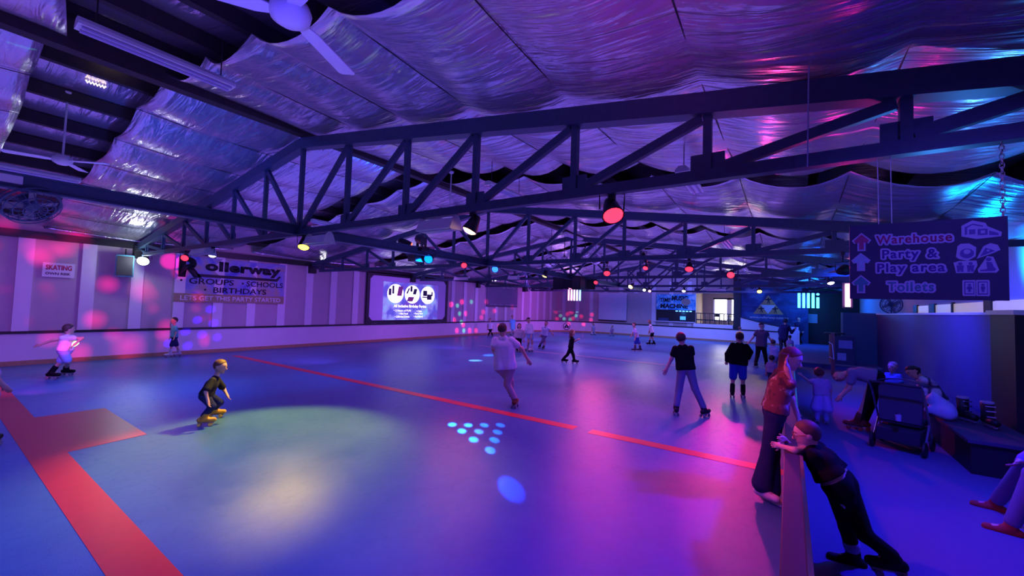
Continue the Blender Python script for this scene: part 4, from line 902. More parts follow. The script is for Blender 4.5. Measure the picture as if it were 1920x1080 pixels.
arrow(0.085, 0.23, 0.11, 0.135, RD, 0); arrow(0.08, 0.50, 0.11, 0.135, mat((0.35, 0.55, 0.75), 0.5, noise=0.4, nscale=90), 0); arrow(0.08, 0.80, 0.11, 0.135, GN, 0)
def word(s, u, v, w, h, m, b=0.02):
    o_ = text_rim('lettering_rim', s, RIM, t, at2(B, sx_(u), sz_(v)), w, h, b, 1.14, 0.0115); text('lettering', s, m, o_, at2(B, sx_(u), sz_(v), 0.002), w, h, b, extrude=0.003, space=1.14)
word('Warehouse', 0.435, 0.215, 0.385, 0.062, RD); word('Party', 0.352, 0.425, 0.19, 0.082, PU); word('&', 0.558, 0.415, 0.052, 0.062, PU); word('Play area', 0.415, 0.605, 0.345, 0.082, PU); word('Toilets', 0.415, 0.835, 0.235, 0.066, TL)
def pic_(pts, m, par_=None, z=0.0, dd=0.003): return graphic('pictogram', [(sx_(u), sz_(v)) for u, v in pts], m, par_ or t, off(B, z), dd)
wh = pic_([(0.735, 0.09), (0.80, 0.03), (0.875, 0.07), (0.885, 0.11), (0.965, 0.19), (0.96, 0.24), (0.82, 0.26), (0.735, 0.22)], RIM)
pic_([(0.755, 0.20), (0.755, 0.11), (0.80, 0.07), (0.86, 0.10), (0.86, 0.115), (0.80, 0.085), (0.768, 0.12), (0.768, 0.20)], PU, wh, 0.002)
pic_([(0.78, 0.2), (0.78, 0.14), (0.815, 0.14), (0.815, 0.2)], PU, wh, 0.002); pic_([(0.83, 0.215), (0.83, 0.14), (0.885, 0.14), (0.885, 0.215)], PU, wh, 0.002); pic_([(0.895, 0.22), (0.895, 0.165), (0.945, 0.2), (0.945, 0.225)], PU, wh, 0.002); pic_([(0.845, 0.195), (0.845, 0.16), (0.87, 0.16), (0.87, 0.195)], RIM, wh, 0.004)
def rimdisc(u, v, r, n=14): return [(u+r*math.cos(2*math.pi*i/n)*H_/W_, v+r*math.sin(2*math.pi*i/n)) for i in range(n)]
fd = pic_([(0.71, 0.34), (0.73, 0.31), (0.78, 0.31), (0.82, 0.36), (0.815, 0.47), (0.77, 0.52), (0.72, 0.5), (0.70, 0.47)], RIM); pic_(rimdisc(0.765, 0.43, 0.06), PU, fd, 0.002); pic_(rimdisc(0.765, 0.41, 0.03), RIM, fd, 0.004)
pz = pic_([(0.82, 0.5), (0.86, 0.35), (0.90, 0.315), (0.94, 0.34), (0.955, 0.40), (0.91, 0.44)], RIM); pic_([(0.84, 0.475), (0.872, 0.37), (0.925, 0.41)], PU, pz, 0.002); pic_(rimdisc(0.885, 0.405, 0.012), RIM, pz, 0.004)
kd = pic_([(0.685, 0.54), (0.72, 0.52), (0.82, 0.52), (0.825, 0.58), (0.80, 0.67), (0.70, 0.67)], RIM)
for u in (0.725, 0.785):
    pic_(rimdisc(u, 0.555, 0.018), PU, kd, 0.002); pic_([(u-0.022, 0.575), (u+0.022, 0.575), (u+0.018, 0.61), (u+0.018, 0.655), (u+0.004, 0.655), (u, 0.625), (u-0.004, 0.655), (u-0.018, 0.655), (u-0.018, 0.61)], PU, kd, 0.002)
sl = pic_([(0.825, 0.63), (0.86, 0.53), (0.88, 0.47), (0.915, 0.48), (0.93, 0.56), (0.945, 0.64), (0.93, 0.67), (0.83, 0.67)], RIM); pic_(rimdisc(0.888, 0.51, 0.022), PU, sl, 0.002); pic_([(0.875, 0.54), (0.905, 0.545), (0.915, 0.6), (0.93, 0.63), (0.92, 0.65), (0.84, 0.65), (0.84, 0.635), (0.88, 0.625)], PU, sl, 0.002)
for u in (0.775, 0.852):
    tl = pic_([(u-0.035, 0.755), (u+0.035, 0.755), (u+0.04, 0.77), (u+0.04, 0.935), (u+0.035, 0.95), (u-0.035, 0.95), (u-0.04, 0.935), (u-0.04, 0.77)], RIM); fr_ = [(u-0.028, 0.775), (u+0.028, 0.775), (u+0.028, 0.93), (u-0.028, 0.93)]; pic_(fr_, PU, tl, 0.002); pic_([(u-0.023, 0.787), (u+0.023, 0.787), (u+0.023, 0.918), (u-0.023, 0.918)], RIM, tl, 0.004)
    pic_(rimdisc(u, 0.815, 0.014), PU, tl, 0.006); wv = 0.018 if u < 0.8 else 0.012
    pic_([(u-0.011, 0.833), (u+0.011, 0.833), (u+wv, 0.868), (u+0.007, 0.868), (u+0.007, 0.9), (u-0.007, 0.9), (u-0.007, 0.868), (u-wv, 0.868)], PU, tl, 0.006)
bm = bmesh.new(); zt = 3.17-2.405; n_l = 17
for i in range(n_l):
    z = H_/2+(zt-H_/2)*(i+0.5)/n_l; a = (0.011, 0.0) if i % 2 else (0.0, 0.011); hz = (zt-H_/2)/n_l*0.72
    tube(bm, [(0.375+a[0]*c, 0.009+a[1]*c, z+hz*s) for c, s in [(math.cos(2*math.pi*j/10), math.sin(2*math.pi*j/10)) for j in range(11)]], 0.003, 4)
obj('chain', bm, m_chrome, t)
bm = bmesh.new(); tube(bm, [(sx_(0.21), 0.009, H_/2), (sx_(0.205), 0.01, zt)], 0.003, 5); tube(bm, [(sx_(0.30), 0.009, H_/2), (sx_(0.295), 0.01, zt)], 0.003, 5); obj('cord', bm, m_white, t)
# loose cord from the roof
p = at_y(1517, 120, 3.75); bm = bmesh.new(); tube(bm, [(p[0]-0.01, 3.75, 3.12), (p[0], 3.75, roof_z(p[0])-0.1)], 0.005, 5)
tag(obj('ceiling_rope', bm, mat((0.35, 0.4, 0.6), 0.6)), 'thin pale cord hanging straight down from the roof at the right', 'rope')
# ================================================================== RIGHT SIDE FURNITURE
t = thing('ticket_booth', 'dark counter box with two posters beside the red rail post', 'counter', (1.66, 20.0, 0.2))
bobj('body', (-0.34, 0.36, -0.25, 0.35, 0, 1.05), mat((0.05, 0.045, 0.10), 0.6), t, bevel=0.01); bobj('side_panel', (-0.37, -0.34, -0.25, 0.35, 0, 1.08), mat((0.25, 0.08, 0.05), 0.6), t)
bm = bmesh.new(); lathe(bm, [(0, 1.12), (0.33, 1.12), (0.33, 1.16), (0, 1.16)], 24, Matrix.Translation((-0.22, 0, 0))); lathe(bm, [(0.05, 1.05), (0.05, 1.12)], 10, Matrix.Translation((-0.22, 0, 0))); obj('round_top', bm, m_black, t)
bobj('poster', (-0.12, 0.28, -0.262, -0.252, 0.6, 0.9), mat((0.3, 0.3, 0.55), 0.6), t); bobj('poster', (-0.16, 0.1, -0.262, -0.252, 0.15, 0.42), mat((0.35, 0.38, 0.6), 0.6, noise=0.4, nscale=12), t)
t = thing('rail_post', 'thin red post with a white rail standing at the platform step', 'post', (1.22, 17.6, 0))
bobj('post', (-0.05, 0.05, -0.05, 0.05, 0, 1.42), mat((0.28, 0.05, 0.04), 0.5), t); bm = bmesh.new(); tube(bm, [(-0.12, -0.07, 1.12), (-0.02, -0.08, 1.05), (0.02, -0.08, 0.55), (-0.1, -0.07, 0.62)], 0.014, 6); obj('rail', bm, m_white, t)
# bench
t = thing('bench', 'long low black bench against the dark blue partition', 'bench', (2.35, 8.3, 0))
bobj('seat', (-0.42, 0.33, -0.45, 4.2, 0.40, 0.45), mat((0.05, 0.05, 0.10), 0.8), t, bevel=0.01); bobj('base', (-0.38, 0.33, -0.4, 4.15, 0, 0.40), m_black, t)
# inline skate boots on the bench
def boot(lab, x, y, rz):
    t = thing('skate_boot', lab, 'skate boot', (x, y, 0.45), rz, 'skate boots on the bench')
    bm = bmesh.new(); tube(bm, [(0, 0.02, 0.1), (0, 0.0, 0.2), (0, 0.01, 0.36)], 0.062, 12, 0.07); tube(bm, [(0, 0.06, 0.12), (0, -0.13, 0.11), (0, -0.2, 0.10)], 0.055, 12, 0.042); obj('shell', bm, m_black, t, smooth=True)
    bm = bmesh.new(); lathe(bm, [(0.066, 0.345), (0.076, 0.36), (0.066, 0.38), (0.05, 0.36)], 12); obj('cuff', bm, mat((0.4, 0.4, 0.5), 0.4), t)
    for z in (0.16, 0.24, 0.31): bobj('buckle', (-0.05, 0.05, -0.085, -0.055, z, z+0.016), m_chrome, t)
    bobj('frame', (-0.015, 0.015, -0.18, 0.07, 0.03, 0.09), m_grey, t)
    for y_ in (-0.15, -0.06, 0.03): bm = bmesh.new(); lathe(bm, [(0, -0.012), (0.032, -0.012), (0.032, 0.012), (0, 0.012)], 12, Matrix.Translation((0, y_, 0.032)) @ Matrix.Rotation(math.pi/2, 4, 'Y')); obj('wheel', bm, m_chrome, t)
p = on_floor(1806, 790, 0.45); boot('black skate boot on the bench, left one of the pair', float(p[0]), float(p[1]), 0.5)
p = on_floor(1852, 802, 0.45); boot('black skate boot on the bench, right one of the pair nearest the dark pillar', float(p[0]), float(p[1]), 0.2)
# pushchair
t = thing('pushchair', 'black pushchair standing with its back to us beside the bench', 'pushchair', (1.42, 8.62, 0), -0.35)
m_cl = mat((0.02, 0.02, 0.035), 0.75); 
bm = bmesh.new(); poly(bm, [(-0.24, 0.42), (0.24, 0.42), (0.26, 0.92), (0.2, 1.0), (-0.2, 1.0), (-0.26, 0.92)], 0.05, frame((0, -0.10, 0), (1, 0, 0), (0, 0.12, 1))); obj('backrest', bm, mat((0.035, 0.035, 0.07), 0.7), t, bevel=0.012)
bm = bmesh.new()
for j in range(7):
    a = math.pi*(0.15+0.5*j/6)
    pass
rows = [[bm.verts.new((0.28*math.sin(u), -0.12+0.42*(k/5), 0.98+0.10*math.cos(u)*(1-0.2*k/5)-0.02*k/5)) for u in [-1.45+2.9*i/12 for i in range(13)]] for k in range(6)]
for a_, b_ in zip(rows, rows[1:]):
    for i in range(12): bm.faces.new((a_[i], a_[i+1], b_[i+1], b_[i]))
o = obj('canopy', bm, mat((0.05, 0.05, 0.10), 0.7), t, smooth=True); o.modifiers.new('thickness', 'SOLIDIFY').thickness = 0.012
bobj('seat', (-0.24, 0.24, -0.08, 0.36, 0.38, 0.46), m_cl, t, bevel=0.015); bobj('basket', (-0.25, 0.25, -0.26, 0.36, 0.14, 0.34), m_cl, t, bevel=0.02)
for s in (-1, 1):
    bm = bmesh.new(); tube(bm, [(s*0.29, -0.38, 1.02), (s*0.29, -0.2, 0.85), (s*0.29, 0.3, 0.14)], 0.014, 8); tube(bm, [(s*0.29, 0.1, 0.42), (s*0.29, -0.22, 0.12)], 0.014, 8); obj('frame', bm, m_chrome if s < 0 else m_grey, t)
    for y_ in (-0.22, 0.3):
        bm = bmesh.new(); lathe(bm, [(0.02, -0.02), (0.09, -0.022), (0.11, -0.012), (0.11, 0.012), (0.09, 0.022), (0.02, 0.02)], 18, Matrix.Translation((s*0.29, y_, 0.11)) @ Matrix.Rotation(math.pi/2, 4, 'Y')); obj('wheel', bm, m_black, t)
bm = bmesh.new(); tube(bm, [(-0.29, -0.38, 1.02), (0.29, -0.38, 1.02)], 0.018, 8); obj('handle', bm, m_black, t)
t2 = thing('drink_cup', 'small clear cup with a shiny rim on the back of the pushchair', 'cup', (1.32, 8.20, 0.50)); 
bm = bmesh.new(); lathe(bm, [(0, 0), (0.03, 0), (0.038, 0.1), (0.034, 0.1), (0.026, 0.01), (0, 0.01)], 16); obj('cup', bm, mat((0.4, 0.4, 0.5), 0.2), t2); bm = bmesh.new(); lathe(bm, [(0.034, 0.098), (0.041, 0.1), (0.041, 0.112), (0, 0.118)], 16); obj('lid', bm, m_chrome, t2)
t2['label'] = 'small cup with a shiny lid at the back of the pushchair'
# coloured bundle: pale jacket on the bench
# ================================================================== PEOPLE
def nrm(v): v = np.array(v, float); return v/max(np.linalg.norm(v), 1e-9)
SKIN = (0.62, 0.36, 0.27)
def cloth(c, r=0.9): return mat(tuple(c), r, 0.0, 0.12, 30, bump=0.15, bscale=12, spec=0.15)
def person(label, root, px, face, hgt, shirt, pants, shoes=('skate', (0.03, 0.03, 0.035)), hair=('short', (0.05, 0.03, 0.02)), sleeve=0.55,
           hs=1.0, build=1.0, skin=SKIN, face_up=0.0, headdir=None, lift=(0, 0), vox=None, extras=None, toe=None, flare=0.0, hem=0.0, fingers=True, shirt_mat=None, seatz=None, pants_mat=None, group=None, neckline=0.0, toez=(0, 0), ctr=None):
    """px: joints as photo pixels (x, y[, depth offset]); feet touch the floor; face = (image-right, away) heading."""
    s = hgt/1.72; skate = shoes[0] == 'skate'
    rt = np.array(on_floor(*root)) if len(root) == 2 else np.array(root, float)
    v = rt.copy(); v[2] = 0; v[:2] -= EYE[:2]; v = nrm(v); u = np.array([v[1], -v[0], 0.0]); w = np.array([0, 0, 1.0])
    def P(p):
        d = ray(p[0], p[1]); dv = p[2] if len(p) > 2 else 0.0
        return EYE+d*(((rt-EYE)@v+dv)/(d@v))
    fd = nrm(u*face[0]+v*face[1]); rg = np.cross(fd, w)
    hd = fd if headdir is None else nrm(u*headdir[0]+v*headdir[1]+w*(headdir[2] if len(headdir) > 2 else 0))
    neck = P(px['neck']); pel = P(px['pel']); head = P(px['head'])
    J = {}
    up = nrm(neck-pel); rs = nrm(rg-up*(rg@up)*0.6)
    if 'sh' in px: rs = nrm(P(px['sh'][1])-P(px['sh'][0]))
    sw, hw_ = 0.158*s*(0.75+0.25*build), 0.085*s*build
    for i, sg in enumerate((-1, 1)):                      # 0 = the person's left, 1 = right
        J['sh', i] = neck-up*0.062*s+rs*sg*sw; J['hp', i] = pel+rg*sg*hw_
        k_ = 'LR'[i]
        J['el', i] = P(px['el'+k_]) if 'el'+k_ in px else J['sh', i]+nrm(rs*sg*0.3-w)*0.27*s
        J['wr', i] = P(px['wr'+k_]) if 'wr'+k_ in px else J['el', i]+nrm(fd*0.25-w)*0.23*s
        ft = px['ft'+k_]
        base = np.array(on_floor(ft[0], ft[1])) if len(ft) == 2 else P(ft)
        J['ft', i] = base; fs = s*max(1.0, 0.35+0.65*hs)*(1.12 if skate else 1.0); an = base+w*((0.055+0.042+0.028+0.029)*fs if skate else 0.075*s)-fd*0.02*s
        J['an', i] = an
        J['kn', i] = P(px['kn'+k_]) if 'kn'+k_ in px else (J['hp', i]+an)/2+fd*0.05*s
    dep = (rt-EYE)@ROT[:, 2]; vx = vox or min(max(1.05*dep/F_PX, 0.0065), 0.020)
    org = rt*np.array([1, 1, 0])
    hr = 0.112*hgt/1.72*hs*0.95
    hu = nrm(head-neck); hf = nrm(hd-hu*(hd@hu)*(0.75)); hrg = nrm(np.cross(hf, hu)); hu2 = np.cross(hrg, hf)
    A = [hrg, hf, hu2]
    hp = lambda x, y, z: head+hrg*x*hr+hf*y*hr+hu2*z*hr
    b = build
    mid = (neck+pel)/2
    torso = lambda o: ([('c', J['hp', i]+up*0.03*s, neck-up*0.17*s+rs*sg*0.085*s, (0.098*b+0.0)*s+o, 0.092*b*s+o) for i, sg in ((0, -1), (1, 1))] +
                       [('c', J['sh', i]-rs*sg*0.01*s, neck-up*0.16*s+rs*sg*0.065*s, 0.048*s+o, 0.095*b*s+o) for i, sg in ((0, -1), (1, 1))] +
                       [('c', neck-up*0.03*s-rs*0.03*s, neck-up*0.03*s+rs*0.03*s, 0.052*s+o, 0.052*s+o), ('c', pel+up*0.05*s, neck-up*0.20*s, 0.095*b*s+o, 0.10*b*s+o)])
    arm = lambda i, o, t=1.0: [('c', J['sh', i], J['el', i], (0.046*b)*s+o, 0.038*s+o), ('c', J['el', i], J['wr', i], 0.038*s+o, 0.027*s+o)]
    body = torso(0)+[('c', neck-up*0.05*s, head-hu*hr*0.55, 0.056*s, 0.050*s)]
    body += [('e', hp(0, -0.03, 0.13), (hr*0.78, hr*0.93, hr*0.92), A), ('e', hp(0, 0.12, -0.36), (hr*0.60, hr*0.72, hr*0.62), A),
             ('c', hp(0, 0.86, 0.0), hp(0, 1.02, -0.24), hr*0.08, hr*0.13, 0.008), ('c', hp(-0.22, 0.74, -0.52), hp(0.22, 0.74, -0.52), hr*0.09, hr*0.09, 0.01), ('e', hp(0, 0.62, -0.82), (hr*0.26, hr*0.24, hr*0.2), A)]
    for sg in (-1, 1): body += [('e', hp(sg*0.80, -0.08, -0.08), (hr*0.09, hr*0.18, hr*0.26), A)]
    fr = max(0.0078*s, 0.62*vx)
    for i, sg in ((0, -1), (1, 1)):
        body += arm(i, 0)
        d = nrm(J['wr', i]-J['el', i]); hl = 0.085*s
        if 'hd'+'LR'[i] in px: d = nrm(P(px['hd'+'LR'[i]])-J['wr', i])
        side = nrm(np.cross(d, hf if abs(d@hf) < 0.9 else w)); nn = np.cross(side, d)
        pc = J['wr', i]+d*hl*0.95
        body += [('c', J['wr', i], J['wr', i]+d*0.03*s, 0.026*s, 0.028*s), ('c', J['wr', i]+d*0.03*s-side*0.018*s, pc-side*0.022*s, 0.017*s, 0.015*s), ('c', J['wr', i]+d*0.03*s+side*0.018*s, pc+side*0.022*s, 0.017*s, 0.015*s)]
        if fingers:
            for f_, (o_, ln) in enumerate(((-1.35, 0.062), (-0.45, 0.074), (0.45, 0.070), (1.35, 0.054))):
                a0 = pc+side*o_*0.020*s; a1 = a0+nrm(d+side*o_*0.07+nn*0.15)*ln*0.55*s; a2 = a1+nrm(d+nn*0.75)*ln*0.5*s
                body += [('c', a0, a1, fr, fr, 0.004), ('c', a1, a2, fr, fr*0.85, 0.004)]
            t0 = J['wr', i]+d*0.03*s-side*0.026*s; t1 = t0+nrm(d-side*0.9)*0.04*s; t2 = t1+nrm(d-side*0.2+nn*0.3)*0.032*s
            body += [('c', t0, t1, fr*1.25, fr*1.1, 0.006), ('c', t1, t2, fr*1.1, fr, 0.004)]
        body += [('c', J['hp', i], J['kn', i], 0.080*b*s, 0.052*s), ('c', J['kn', i], J['an', i]*0.6+J['kn', i]*0.4, 0.050*s, 0.046*s), ('c', J['kn', i]*0.4+J['an', i]*0.6, J['an', i], 0.044*s, 0.034*s)]
        td = nrm(u*toe[i][0]+v*toe[i][1]+w*toez[i]) if toe else nrm(fd+w*toez[i]); J['td', i] = td
        body += [('c', J['an', i]-w*0.03*s, J['an', i]-w*0.045*s+td*0.12*s, 0.036*s, 0.03*s)]
    o = vq_obj('person', sdf_mesh(body, vx, 0.022*s), mat(skin, 0.5, noise=0.05, nscale=15), None, org); o.location = org
    tag(o, label, 'person', group)
    sub = lambda nm, pr, m, k=0.02, cl=(), par=o: vq_obj(nm, sdf_mesh(pr, vx, k*s, cl), m, par, org)
    # shirt with sleeves, hem below the waist and open neck
    g = 0.010+0.006*s
    pr = torso(g)
    for i in (0, 1):
        if sleeve > 0:
            t = min(sleeve, 1.0); e = J['sh', i]+(J['el', i]-J['sh', i])*t
            pr += [('c', J['sh', i], e, 0.047*b*s+g, 0.045*b*s+g+0.006*(sleeve < 1))]
            if sleeve > 1: pr += [('c', J['el', i], J['el', i]+(J['wr', i]-J['el', i])*(sleeve-1)*0.92, 0.050*s+g, 0.038*s+g)]
    dn = nrm(pel-mid)
    pr += [('c', J['hp', i]+up*0.06*s, J['hp', i]-up*(0.02+hem)*s, 0.105*b*s+g, 0.108*b*s+g) for i in (0, 1)]
    hemp = pel+up*(0.0-hem)*s
    sm_ = sub('shirt', pr, shirt_mat or cloth(shirt), 0.022, [(hemp, -up), (neck+up*(0.035-neckline)*s, up)])
    # trousers, shorts or skirt
    kind, col = pants; pr = [('c', pel+up*0.06*s-rg*0.03*s, pel+up*0.06*s+rg*0.03*s, 0.10*b*s+g*0.6, 0.10*b*s+g*0.6)]
    for i in (0, 1):
        pr += [('c', J['hp', i]+up*0.04*s, J['hp', i], 0.102*b*s+g*0.5, 0.09*b*s+g)]
        if kind == 'shorts': pr += [('c', J['hp', i], J['hp', i]+(J['kn', i]-J['hp', i])*0.82, 0.086*b*s+g, 0.078*s+g)]
        elif kind == 'brief': pr += [('c', J['hp', i], J['hp', i]+(J['kn', i]-J['hp', i])*0.42, 0.086*b*s+g, 0.08*s+g)]
        elif kind == 'skirt': pr += [('c', J['hp', i], J['hp', i]+(J['kn', i]-J['hp', i])*0.85+(J['hp', i]-pel)*0.5, 0.086*b*s+g, 0.15*s)]
        else:
            e = J['kn', i]*0.1+J['an', i]*0.9
            pr += [('c', J['hp', i], J['kn', i], 0.084*b*s+g, 0.056*s+g), ('c', J['kn', i], e, 0.055*s+g, (0.046+flare)*s+g)]
    sub('trousers' if kind == 'long' else 'shorts' if kind in ('shorts', 'brief') else 'skirt', pr, pants_mat or cloth(col), 0.025, [(pel+up*0.10*s, up)])
    # shoes or quad skates
    s0 = s; s = s*max(1.0, 0.35+0.65*hs)*(1.12 if skate else 1.08)
    for i in (0, 1):
        td = J['td', i]; an = J['an', i]; m = cloth(shoes[1], 0.55)
        hgh = 0.125 if skate else 0.0; sl = an-w*0.055*s
        tn = nrm(td*1.0-w*td[2]*0.0)
        pr = [('c', an+nrm(J['kn', i]-an)*hgh*s, an-w*0.02*s, 0.050*s, 0.050*s), ('c', sl-tn*0.045*s, sl+tn*0.15*s, 0.042*s, 0.036*s), ('c', an-w*0.02*s, sl+tn*0.08*s, 0.045*s, 0.04*s)]
        bt = sub('skate' if skate else 'shoe', pr, m, 0.012)
        if skate:
            bm = bmesh.new(); c0 = sl-w*0.042*s; rg_ = nrm(np.cross(tn, w))
            bar(bm, Vector(c0-tn*0.07*s-org), Vector(c0+tn*0.15*s-org), 0.05*s, 0.014*s); obj('sole_plate', bm, m_grey, bt)
            wz = np.array([0, 0, 1.0])
            for a_ in (-0.045, 0.105):
                for sd in (-1, 1):
                    cw = c0+tn*a_*s+rg_*sd*0.032*s-w*0.028*s; bm = bmesh.new()
                    q = Matrix.Translation(Vector(cw-org)) @ Vector(rg_).to_track_quat('Z', 'Y').to_matrix().to_4x4()
                    lathe(bm, [(0, -0.014*s), (0.024*s, -0.014*s), (0.028*s, 0), (0.024*s, 0.014*s), (0, 0.014*s)], 10, q); obj('wheel', bm, cloth(shoes[2], 0.5) if len(shoes) > 2 else m_grey, bt)
    s = s0
    # hair
    hk, hc = hair[0], hair[1]; hm_ = mat(tuple(hc), 0.6, noise=0.3, nscale=60)
    if hk != 'none':
        pr = [('e', hp(0, -0.07, 0.20), (hr*0.87, hr*0.98, hr*0.97), A)]
        cl = [(hp(0, 0.40, 0.45), hf*1.0-hu2*0.85)] if hk != 'cap' else [(hp(0, 0, 0.38), -hu2)]
        if hk in ('short', 'bun'): cl.append((hp(0, 0, -0.28), -hu2+hf*0.45)); 
        if hk == 'long':
            bk = hair[2] if len(hair) > 2 else 1.0
            tail = nrm(-w*1.0+(-hf)*0.15)
            pl = []
            for dx in (-0.5, 0, 0.5): pl.append(('c', hp(dx, -0.55, -0.1), hp(dx*1.1, -0.55, -0.1)+tail*0.24*s*bk, hr*0.42, hr*0.25))
            for sg in (-1, 1): pl.append(('c', hp(sg*0.72, -0.25, 0.1), hp(sg*0.8, -0.25, -0.1)+tail*0.17*s*bk, hr*0.26, hr*0.17))
        if hk == 'bun': pr.append(('e', hp(0, -0.75, 0.75), (hr*0.42,)*3, A))
        ho = sub('cap' if hk == 'cap' else 'hair', pr, hm_, 0.012, cl)
        if hk == 'long': sub('hair_length', pl, hm_, 0.02, par=ho)
        if hk == 'cap':
            sub('cap_peak', [('c', hp(-0.35, 0.75, 0.42), hp(-0.2, 1.45, 0.30), hr*0.12, hr*0.1), ('c', hp(0.35, 0.75, 0.42), hp(0.2, 1.45, 0.30), hr*0.12, hr*0.1), ('c', hp(0, 0.75, 0.44), hp(0, 1.5, 0.32), hr*0.14, hr*0.1)], hm_, 0.01, par=ho)
    # eyes and mouth
    if vx < 0.013:
        for sg in (-1, 1):
            e = sub('eye', [('e', hp(sg*0.30, 0.73, 0.02), (hr*0.14,)*3, A)], mat((0.8, 0.8, 0.8), 0.3), 0.004)
            bm = bmesh.new(); bmesh.ops.create_uvsphere(bm, u_segments=8, v_segments=6, radius=hr*0.075); bmesh.ops.translate(bm, verts=bm.verts, vec=hp(sg*0.30, 0.83, 0.02)-org); obj('iris', bm, INK, e, smooth=True)
            bm = bmesh.new(); tube(bm, [Vector(hp(sg*0.14, 0.88, 0.24)-org), Vector(hp(sg*0.32, 0.86, 0.29)-org), Vector(hp(sg*0.5, 0.74, 0.23)-org)], hr*0.035, 5); obj('eyebrow', bm, hm_, o)
        bm = bmesh.new(); tube(bm, [Vector(hp(x, y, z)-org) for x, y, z in ((-0.22, 0.80, -0.5), (0, 0.88, -0.53), (0.22, 0.80, -0.5))], hr*0.045, 5); obj('mouth', bm, mat((0.4, 0.12, 0.12), 0.5), o)
    if extras: extras(o, J, hp, A, org, s, sub, P, hr, (u, v, w), fd)
    return o
BLK, NAVY, WH = (0.006, 0.006, 0.009), (0.02, 0.025, 0.10), (0.78, 0.76, 0.80)
KID = 1.22
# ---- near skating boy
def print_mat():
    m = nmat('printed_tee', BLK, 0.85); nt = m.node_tree; N = nt.nodes; L = nt.links
    return m
def boy_extra(o, J, hp, A, org, s, sub, P, hr, uvw, fd):
    c = P((406, 727, 0))+fd*0.05
    bm = bmesh.new()
def splash(name, base, pr, centre, rad, n=9):
    m = nmat(name, base, 0.85); nt = m.node_tree; N = nt.nodes; L = nt.links
    tc = N.new('ShaderNodeTexCoord'); ds = N.new('ShaderNodeVectorMath'); ds.operation = 'DISTANCE'; ds.inputs[1].default_value = centre
    ns = N.new('ShaderNodeTexNoise'); ns.inputs['Scale'].default_value = n; L.new(tc.outputs['Object'], ns.inputs[0]); L.new(tc.outputs['Object'], ds.inputs[0])
    ml = N.new('ShaderNodeMath'); ml.operation = 'MULTIPLY_ADD'; ml.inputs[1].default_value = 0.22; L.new(ns.outputs[0], ml.inputs[0]); L.new(ds.outputs['Value'], ml.inputs[2])
    mr = N.new('ShaderNodeMapRange'); mr.inputs[1].default_value = rad+0.11; mr.inputs[2].default_value = rad+0.10; mr.inputs[3].default_value = 0; mr.inputs[4].default_value = 1; L.new(ml.outputs[0], mr.inputs[0])
    mx = N.new('ShaderNodeMix'); mx.data_type = 'RGBA'; mx.inputs[6].default_value = (*base, 1); mx.inputs[7].default_value = (*pr, 1); L.new(mr.outputs[0], mx.inputs[0]); L.new(mx.outputs[2], N['Principled BSDF'].inputs['Base Color']); return m
rb = on_floor(388, 798); c_ = at_y(408, 728, rb[1])
person('boy skating forward with bent knees, black printed tee and orange skates, lit yellow', (388, 798),
       dict(head=(413, 687), neck=(405, 707), pel=(386, 741), ftL=(402, 783), ftR=(382, 799), knL=(412, 755, 0.08), knR=(398, 762, -0.12), elL=(420, 730, 0.16), wrL=(426, 741, 0.08), elR=(386, 735, -0.2), wrR=(390, 752, -0.24)),
       (0.95, -0.25), 1.2, BLK, ('long', NAVY), ('skate', (0.75, 0.40, 0.06), (0.8, 0.6, 0.1)), ('short', (0.16, 0.07, 0.03)), hs=1.33, sleeve=0.75, headdir=(0.9, -0.45),
       shirt_mat=splash('printed_tee', BLK, WH, tuple(np.array([c_[0]-rb[0]+0.10, -0.05, c_[2]-0.02])), 0.11))
# ---- skater by the left wall, arms spread
def band(o, J, hp, A, org, s, sub, P, hr, uvw, fd):
    sub('wristband', [('c', P((143, 643)), P((139, 646)), 0.05, 0.05)], glow((0.75, 1.0, 0.45), 1.3), 0.01)
person('skater in white tee by the left wall, arms spread wide, glowing wristband', (105, 711),
       dict(head=(129, 617), neck=(127, 629), pel=(122, 657), ftL=(96, 711), ftR=(124, 704), knL=(112, 680), knR=(128, 678, -0.1), elL=(100, 638, 0.1), wrL=(76, 646, 0.15), elR=(154, 634, -0.1), wrR=(141, 645, -0.2)),
       (0.75, -0.55), 1.45, WH, ('shorts', (0.30, 0.42, 0.75)), ('skate', BLK), ('short', (0.06, 0.04, 0.03)), hs=1.2, extras=band, headdir=(0.8, 0.2))
# ---- small child walking along the wall
person('small child in teal top and dark shorts skating close beside the left wall', (326, 670),
       dict(head=(327, 601), neck=(327, 611), pel=(327, 632), ftL=(318, 670), ftR=(334, 668), knL=(321, 650), knR=(332, 650)),
       (-0.9, -0.3), 1.15, (0.10, 0.48, 0.50), ('shorts', NAVY), ('skate', (0.55, 0.55, 0.6)), ('short', (0.03, 0.025, 0.03)), hs=1.35)
# ---- man in white tee seen from behind
person('man in white tee and pale trousers skating away, seen from behind in the middle', (962, 764),
       dict(head=(942, 617), neck=(943, 632), pel=(947, 689), ftR=(965, 764), ftL=(958, 740, 0.35), knR=(951, 720), knL=(957, 714, 0.15), elL=(925, 655, -0.05), wrL=(930, 672, 0.25), elR=(978, 654), wrR=(990, 675, 0.1)),
       (0.12, 0.95), 1.72, (0.82, 0.74, 0.78), ('long', (0.44, 0.36, 0.36)), ('skate', (0.20, 0.06, 0.03)), ('short', (0.07, 0.03, 0.02)), build=1.12, hem=0.03, toe=((0.2, 0.9), (0.25, 0.9)), toez=(-0.6, 0))
